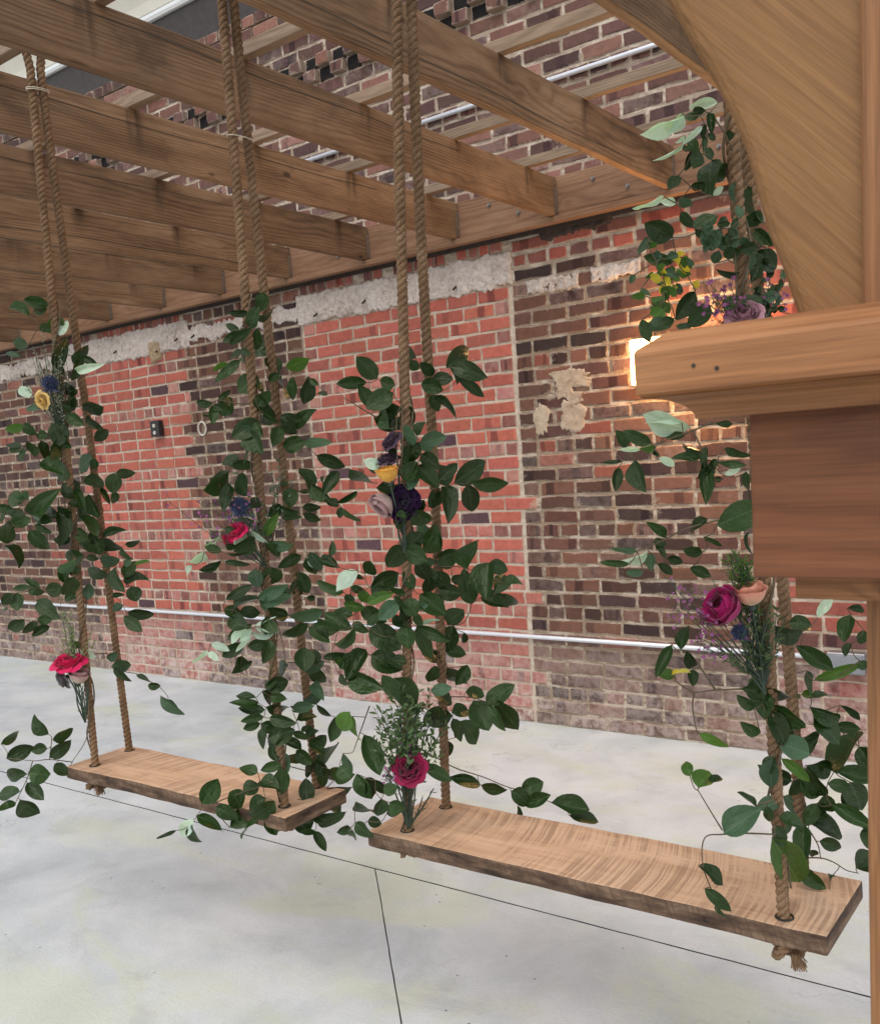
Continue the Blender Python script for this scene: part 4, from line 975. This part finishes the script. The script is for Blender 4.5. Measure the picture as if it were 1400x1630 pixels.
garland('left', 0, 'leafy garland around the hot pink rose, with a spray trailing past the seat end', left_left, 21,
        [pts(ZM, (655,230), (660,600), (670,700), (630,850), (540,990), (510,1065)), pts(ZM, (540,995), (370,975), (250,985), (60,965)), pts(ZM, (245,985), (210,1100), (150,1230), (115,1300)), pts(ZM, (370,975), (385,820), (365,790)),
         pts(ZM, (660,190), (830,200), (900,310), (1020,340), (1110,390), (1200,450), (1250,510)), pts(ZH, (440,240), (440,330), (520,630)), pts(ZH, (480,240), (490,350), (530,620))])
garland('left', 1, 'dense leafy garland between the two swing seats, hiding a small pink rose', left_right, 22,
        [pts(ZF, (640,0), (700,200), (720,360)), pts(ZF, (700,1105), (830,1140), (1000,1180), (1180,1220)), pts(ZF, (740,345), (930,360), (1060,390)), pts(ZN, (350,450), (430,420), (540,380), (690,330))])
garland('near', 0, 'dense leafy garland with yellow and purple flowers on the rope against the red panel', near_left, 23,
        [pts(ZC, (500,545), (620,610), (760,655), (880,705), (1000,740), (1120,790), (1240,860)), pts(ZA, (400,550), (300,490), (190,420)), pts(ZC, (160,280), (110,420), (75,520)), pts(ZA, (575,470), (540,560), (545,870)), pts(ZA, (575,480), (580,700), (570,880)), pts(ZC, (590,230), (700,235), (800,265)), pts(ZB, (800,420), (950,420), (1010,440))])
garland('near', 1, 'leafy garland with peach and magenta roses on the rope behind the wooden capital', near_right, 24,
        [pts(ZK, (715,775), (520,768), (370,775), (250,800), (240,985), (320,1200), (330,1290)), pts(ZK, (365,745), (300,640), (210,490)), pts(ZK, (705,545), (590,585)), pts(ZK, (870,930), (1010,930), (1100,960), (1180,1010), (1260,1030)), pts(ZK, (930,740), (990,840), (1010,930)),
         pts(ZI, (930,65), (760,140), (540,215), (320,300), (170,370)), pts(ZI, (770,140), (850,320), (870,380), (1000,400)), pts(ZI, (985,905), (700,980), (520,1075), (350,1150)), pts(ZJ, (720,755), (480,765), (360,775), (260,715)), pts(ZJ, (365,775), (355,850), (370,960), (385,1010)), pts(ZJ, (480,760), (380,610), (330,550)), pts(ZL, (700,500), (640,330), (540,170)), pts(ZL, (700,1350), (690,1000), (720,640))])

# ================================================================= FLOWERS
def petal_shape(cup, curl, frill, seed):
    V, F = [], []; n, m_ = 7, 8; rr = random.Random(seed)
    for i in range(n+1):
        t = i/n; wd = .55*math.sin(min(1, t*1.15+.12)*math.pi*.62)**.8
        for j in range(m_+1):
            s = j/m_*2-1; edge = 1-.16*abs(s)**2.4 if t > .5 else 1
            x = t*edge; y = wd*s
            z = cup*(s*s)*wd*1.0+(-curl*max(0, t-.6)**2*4)+.25*math.sin(t*math.pi)*(-cup)
            if frill and t > .6: z += frill*math.sin(s*17+seed)*(t-.6)*2.2; x += .05*math.sin(s*23+seed)
            V.append((x, y, z))
    for i in range(n):
        for j in range(m_):
            k = i*(m_+1)+j; F.append((k, k+m_+1, k+m_+2, k+1))
    return V, F
PS = {'in': petal_shape(.95, -.15, 0, 1), 'mid': petal_shape(.7, .25, .02, 2), 'out': petal_shape(.5, .8, .03, 3), 'frill': petal_shape(.4, .2, .12, 4)}
PM = {}
def pdata(sh, mat):
    if (sh, mat) not in PM:
        me = bpy.data.meshes.new('petal_'+mat); V, F = PS[sh]; me.from_pydata(V, [], F); me.update(); me.materials.append(MAT[mat])
        me.polygons.foreach_set('use_smooth', [True]*len(F)); PM[(sh, mat)] = me
    return PM[(sh, mat)]
def fdepth(key, e, x, y, off): return at_depth(x, y, rope_depth(key, e, x, y)+off)
def flower(name, label, cat, key, e, px, py, diam, axis_px, mat, style='open', off=-.045, stem_to=None, seed=0, tilt=.6):
    """axis_px: picture direction the bloom leans to; tilt: how far it faces the viewer"""
    rr = random.Random(seed); c = fdepth(key, e, px, py, off); d = (c-CAM).dot(FW); R = diam/2/FPX*d
    toc = (CAM-c).normalized(); ax = (RT*axis_px[0]-UP*axis_px[1]); ax = (ax.normalized()*(1-tilt)+toc*tilt).normalized()
    t = empty(name, c, label, cat, 'flowers tied into the garlands')
    a = ax.orthogonal().normalized(); b = ax.cross(a)
    base = c-ax*R*(.55 if style != 'bud' else .9)
    if style == 'open': layers = [('in', 5, .62, .10, 1.36, .5), ('in', 5, .8, .16, 1.22, .62), ('mid', 6, .98, .2, 1.0, .75), ('mid', 7, 1.05, .22, .86, .9), ('out', 7, 1.06, .24, .66, 1.0)]
    elif style == 'bud': layers = [('in', 4, 1.35, .10, 1.42, .75), ('in', 5, 1.55, .18, 1.32, .85), ('mid', 5, 1.65, .26, 1.2, .95), ('mid', 5, 1.6, .3, 1.05, 1.0)]
    else: layers = [('frill', 7, .75, .03, 1.3, .7), ('frill', 9, .95, .04, 1.0, .75), ('frill', 11, 1.05, .05, .7, .8), ('frill', 12, 1.1, .05, .35, .85), ('frill', 10, 1.05, .05, .05, .85)]
    for sh, n, L, rad0, el, wd in layers:
        ph = rr.random()*6.283
        for k in range(n):
            an = ph+6.2832*k/n+rr.uniform(-.15, .15); o = a*math.cos(an)+b*math.sin(an)
            el2 = el+rr.uniform(-.08, .08); x = o*math.cos(el2)+ax*math.sin(el2); z = -(o*math.sin(el2))+ax*math.cos(el2); y = z.cross(x)
            s = R*L*rr.uniform(.92, 1.06); org = base+o*R*rad0-c; wy = s*wd*1.15
            ob = bpy.data.objects.new('petal', pdata(sh, mat)); link(ob, t)
            ob.matrix_basis = Matrix(((x.x*s, y.x*wy, z.x*s, org.x), (x.y*s, y.y*wy, z.y*s, org.y), (x.z*s, y.z*wy, z.z*s, org.z), (0, 0, 0, 1)))
    V, F = [], []
    tube(V, F, [base-ax*R*.42, base-ax*R*.2, base+ax*R*.12], R*.26, 8, 1.25)
    for k in range(5):
        an = 6.2832*k/5; o = a*math.cos(an)+b*math.sin(an); tube(V, F, [base-ax*R*.05, base+o*R*.45+ax*R*.1, base+o*R*.8+ax*R*.02], R*.13, 5, .2)
    mesh('calyx', V, F, MAT['green_stem'], t, True)
    if stem_to:
        e_ = fdepth(key, e, stem_to[0], stem_to[1], -.022); V, F = [], []
        tube(V, F, spline([base-ax*R*.3, base.lerp(e_, .4)-ax*R*.35, base.lerp(e_, .8), e_], 6), .0024, 6); mesh('stem', V, F, MAT['green_stem'], t, True)
    return t
flower('rose', 'open hot pink rose facing up above the straight-sawn swing seat', 'rose', 'left', 0, 108, 1052, 42, (-.25, -1), 'pink', 'open', -.05, (134, 1130), 1, .34)
flower('rose', 'dried grey rose bud tucked under the hot pink rose', 'rose', 'left', 0, 98, 1082, 26, (-1, .5), 'grey_petal', 'open', -.05, (130, 1125), 2, .4)
flower('rose', 'cream and brown bud under the hot pink rose', 'rose', 'left', 0, 126, 1076, 27, (.1, -1), 'faded', 'bud', -.05, (132, 1125), 3, .3)
flower('rose', 'small yellow rose in the silvery filler high on its rope', 'rose', 'left', 0, 66, 638, 23, (-1, .2), 'pale_yellow', 'open', -.06, (100, 690), 4, .55)
flower('rose', 'small hot pink rose half hidden by leaves', 'rose', 'left', 1, 376, 843, 28, (-.5, -.6), 'pink', 'open', -.05, (425, 900), 5, .5)
flower('rose', 'hot pink bud just below the half hidden pink rose', 'rose', 'left', 1, 366, 860, 20, (-.6, .4), 'pink', 'bud', -.05, (425, 905), 6, .5)
flower('rose', 'yellow rose bud above the deep purple carnation', 'rose', 'near', 0, 617, 754, 31, (-.25, -1), 'yellow', 'bud', -.085, (640, 850), 7, .25)
flower('carnation', 'deep purple ruffled carnation below the yellow rose bud', 'carnation', 'near', 0, 638, 796, 54, (-.2, -.2), 'purple', 'frill', -.05, (642, 880), 8, .75)
flower('rose', 'dusky plum rose just above the yellow bud', 'rose', 'near', 0, 617, 729, 32, (-.3, -1), 'plum', 'open', -.04, (640, 850), 9, .3)
flower('rose', 'dusky plum rose topmost in the purple and yellow bunch', 'rose', 'near', 0, 621, 700, 30, (-.6, -.6), 'plum', 'open', -.04, (640, 850), 10, .35)
flower('rose', 'faded cream and pink rose beside the deep purple carnation', 'rose', 'near', 0, 609, 803, 36, (-.8, .8), 'faded', 'bud', -.045, (640, 850), 11, .3)
flower('rose', 'wine red rose in the boxwood bunch at the curved-sawn seat', 'rose', 'near', 0, 652, 1223, 44, (-.1, -.3), 'wine', 'open', -.06, (648, 1318), 12, .8)
flower('rose', 'magenta rose beside the peach rose', 'rose', 'near', 1, 1152, 966, 54, (-.8, -.4), 'magenta', 'bud', -.05, (1214, 1085), 13, .42)
flower('rose', 'peach rose beside the magenta rose', 'rose', 'near', 1, 1193, 944, 44, (-.15, -1), 'peach', 'bud', -.05, (1216, 1085), 14, .22)
flower('rose', 'mauve rose just above the wooden cap', 'rose', 'near', 1, 1184, 498, 46, (-.1, -.6), 'mauve', 'open', -.05, (1192, 560), 15, .55)
def thistle(label, key, e, px, py, diam, seed, stem_to):
    rr = random.Random(seed); c = fdepth(key, e, px, py, -.045); d = (c-CAM).dot(FW); R = diam/2/FPX*d; V, F = [], []
    t = empty('thistle', c, label, 'thistle', 'flowers tied into the garlands')
    for k in range(150):
        z = 1-2*(k+.5)/150; r = math.sqrt(1-z*z); a = k*2.39996; o = Vector((r*math.cos(a), r*math.sin(a), z))
        n = o.orthogonal().normalized()*R*.13; n2 = o.cross(n); b = len(V); p = c+o*R*.55
        V += [p+n, p-n*.5+n2*.86, p-n*.5-n2*.86, c+o*R*rr.uniform(.85, 1.1)]; F += [(b, b+1, b+3), (b+1, b+2, b+3), (b+2, b, b+3)]
    mesh('flower_head', V, F, MAT['thistle'], t)
    V, F = [], []
    for k in range(12):
        a = 6.283*k/12; o = RT*math.cos(a)-UP*.3+(CAM-c).normalized()*math.sin(a)
        tube(V, F, [c-UP*R*.5, c-UP*R*.6+o*R*1.5], R*.09, 4, .1)
    mesh('bract', V, F, MAT['thistle'], t)
    s = fdepth(key, e, stem_to[0], stem_to[1], -.022); V, F = [], []; tube(V, F, spline([c-UP*R*.4, c.lerp(s, .5)-UP*R, s], 6), .002, 5); mesh('stem', V, F, MAT['green_stem'], t)
thistle('spiky blue-grey thistle above the half hidden pink rose', 'left', 1, 382, 806, 36, 1, (425, 900))
thistle('spiky blue-grey thistle in the silvery filler by the yellow rose', 'left', 0, 80, 610, 30, 2, (104, 690))
thistle('spiky dark blue thistle below the magenta rose', 'near', 1, 1176, 1006, 30, 3, (1215, 1085))
def sprig(name, label, key, e, foot, tips, size, mat, per=16, seed=0, blossom=None, off=-.035, w=.45, nb=9, tw=.0011):
    """thin twigs fanning from one tied point, set with small leaves and, for some, tiny blossoms"""
    rr = random.Random(seed); f0 = fdepth(key, e, foot[0], foot[1], -.02)
    t = empty(name, f0, label, 'foliage', 'filler sprigs tied into the garlands'); V, F = [], []; LV, LF = [], []; BV, BF = [], []
    for x, y in tips:
        T = fdepth(key, e, x, y, off+rr.uniform(-.035, .035)); mid = f0.lerp(T, .5)+Vector((rr.uniform(-1, 1), rr.uniform(-1, 1), rr.uniform(-.5, 1)))*(T-f0).length*.08
        line = spline([f0, mid, T], 8); tube(V, F, line, tw, 5, .5)
        for k in range(per):
            q = .3+.7*k/per+rr.uniform(-.02, .02); i = min(len(line)-2, int(q*(len(line)-1))); p = line[i].lerp(line[i+1], rr.random()); tg = (line[i+1]-line[i]).normalized()
            dr = Vector((rr.gauss(0, 1), rr.gauss(0, 1), rr.gauss(0, 1))); dr = (dr-tg*dr.dot(tg)).normalized(); ax = (tg*rr.uniform(.4, 1.1)+dr).normalized()
            L = size*rr.uniform(.65, 1.25); y_ = ax.cross(Vector((rr.gauss(0, 1), rr.gauss(0, 1), rr.gauss(0, 1)))).normalized()*L*w/2; n = ax.cross(y_).normalized()*L*.08; b = len(LV)
            LV += [p, p+ax*L*.35+y_*.9+n, p+ax*L*.7+y_*.75+n, p+ax*L, p+ax*L*.7-y_*.75+n, p+ax*L*.35-y_*.9+n, p+ax*L*.5]
            LF += [(b, b+1, b+6), (b+1, b+2, b+6), (b+2, b+3, b+6), (b+3, b+4, b+6), (b+4, b+5, b+6), (b+5, b, b+6)]
        if blossom:
            for k in range(nb):
                q = rr.uniform(.55, 1.0); i = min(len(line)-1, int(q*(len(line)-1))); p = line[i]+Vector((rr.gauss(0, 1), rr.gauss(0, 1), rr.gauss(0, 1)))*.012
                tube(V, F, [line[i], p], .0006, 3)
                nrm = ((CAM-p).normalized()+Vector((rr.gauss(0, .5), rr.gauss(0, .5), rr.gauss(0, .5)))).normalized(); a = nrm.orthogonal().normalized(); c = nrm.cross(a); rr_ = rr.uniform(.003, .005)
                for h in range(5):
                    an = 6.283*h/5; o = a*math.cos(an)+c*math.sin(an); s_ = nrm.cross(o); b = len(BV)
                    BV += [p, p+o*rr_*.6+s_*rr_*.42+nrm*rr_*.3, p+o*rr_*1.1+nrm*rr_*.45, p+o*rr_*.6-s_*rr_*.42+nrm*rr_*.3]; BF.append((b, b+1, b+2, b+3))
    mesh('twig', V, F, MAT['green_stem'], t); tag(mesh('leaflet', LV, LF, MAT[mat], t, True), kind='stuff')
    if blossom: tag(mesh('blossom', BV, BF, MAT[blossom], t, True), kind='stuff')
    return t
def fan(cx, cy, sx, sy, n, seed):
    r = random.Random(seed); return [(r.gauss(cx, sx), r.gauss(cy, sy)) for _ in range(n)]
sprig('boxwood_sprig', 'dark boxwood sprigs fanning up behind the wine red rose', 'near', 0, (648, 1262), fan(648, 1130, 25, 26, 38, 1)+[(602, 1150), (590, 1172), (596, 1128), (700, 1170), (712, 1150), (690, 1190), (600, 1195), (704, 1195)], .02, 'sprig', 20, 1)
sprig('waxflower_sprig', 'pink waxflower sprig beside the wine red rose', 'near', 0, (646, 1265), [(598, 1200), (604, 1220), (612, 1235), (606, 1240), (645, 1188), (660, 1190)], .008, 'sprig', 6, 2, 'blossom', -.05, .3, 5)
sprig('stem_bundle', 'dark thistle leaves and stems bundled below the wine red rose', 'near', 0, (650, 1318), [(640, 1240), (648, 1235), (655, 1240), (662, 1245), (690, 1255), (672, 1270), (630, 1245), (618, 1235), (636, 1225)], .016, 'sprig', 7, 3, None, -.04, .2, tw=.0032)
sprig('silver_sprig', 'silvery dried filler around the small yellow rose', 'left', 0, (103, 700), fan(70, 575, 16, 26, 26, 4)+fan(88, 640, 10, 30, 12, 5)+[(38, 608), (30, 600), (45, 620)], .011, 'silver_sprig', 26, 4, None, -.04, .22)
sprig('filler_sprig', 'dark grey-green filler stalks beside the silvery dried filler', 'left', 0, (104, 705), fan(95, 610, 6, 40, 12, 6), .014, 'sprig', 22, 5, None, -.045, .28)
sprig('boxwood_sprig', 'olive boxwood sprigs hanging above the hot pink rose', 'left', 0, (126, 1090), fan(108, 990, 8, 26, 16, 7)+[(140, 1015), (150, 1020), (146, 1005), (135, 1000)], .013, 'olive_sprig', 18, 6, None, -.035, .5)
sprig('waxflower_sprig', 'pale waxflower twigs reaching out across the wall from the thistle', 'left', 1, (425, 905), [(262, 793), (300, 790), (312, 826), (330, 815), (345, 770), (335, 800), (352, 745), (365, 780), (395, 790), (400, 810), (405, 770)], .011, 'olive_sprig', 14, 7, 'blossom', -.05, .26, 7)
sprig('filler_sprig', 'small grey-green filler twigs high around the two rope legs of the hidden pink rose', 'left', 1, (432, 880), [(340, 735), (362, 728), (430, 730), (445, 720), (452, 745), (440, 760), (460, 730), (470, 755), (410, 790), (415, 830), (400, 815)], .014, 'g', 9, 8, None, -.03, .5)
sprig('waxflower_sprig', 'pink-purple waxflower sprig reaching out from the magenta rose', 'near', 1, (1214, 1085), [(1048, 908), (1062, 925), (1060, 945), (1072, 942), (1085, 930), (1095, 955), (1104, 965), (1065, 960), (1108, 1012), (1106, 1020), (1134, 1038), (1130, 915), (1135, 945), (1156, 938), (1150, 948)], .009, 'olive_sprig', 8, 9, 'blossom', -.05, .22, 7)
sprig('boxwood_sprig', 'bright green needle sprig above the peach rose', 'near', 1, (1205, 1010), fan(1178, 893, 11, 13, 26, 9)+[(1150, 905), (1155, 893), (1165, 880)], .016, 'l', 20, 10, None, -.03, .2)
sprig('filler_sprig', 'dark olive filler sprigs under the peach rose', 'near', 1, (1218, 1090), fan(1205, 985, 17, 30, 26, 11)+[(1150, 1045), (1145, 1030), (1225, 955), (1235, 965), (1160, 1050), (1240, 1000)], .015, 'sprig', 15, 11, None, -.03, .36)
sprig('waxflower_sprig', 'purple waxflower sprig beside the mauve rose', 'near', 1, (1190, 560), [(1112, 478), (1120, 490), (1130, 470), (1140, 475), (1118, 448), (1126, 442), (1135, 455), (1150, 465), (1160, 450), (1230, 470), (1238, 480), (1225, 440), (1246, 450)], .009, 'olive_sprig', 8, 12, 'blossom', -.04, .3, 7)
sprig('stem_bundle', 'tied flower stems below the hot pink rose', 'left', 0, (136, 1150), [(128, 1090), (132, 1092), (136, 1090), (122, 1092), (140, 1085), (143, 1060)], .012, 'sprig', 4, 13, None, -.035, .3, tw=.0032)
sprig('stem_bundle', 'tied flower stems below the deep purple carnation', 'near', 0, (645, 880), [(636, 815), (641, 815), (646, 815), (650, 812), (633, 818)], .012, 'sprig', 3, 14, None, -.035, .3, tw=.0032)
sprig('stem_bundle', 'tied flower stems below the peach rose', 'near', 1, (1217, 1105), [(1205, 1000), (1212, 995), (1198, 1005), (1220, 990), (1190, 1020), (1208, 1030), (1183, 1030)], .013, 'sprig', 5, 15, None, -.035, .25, tw=.0032)
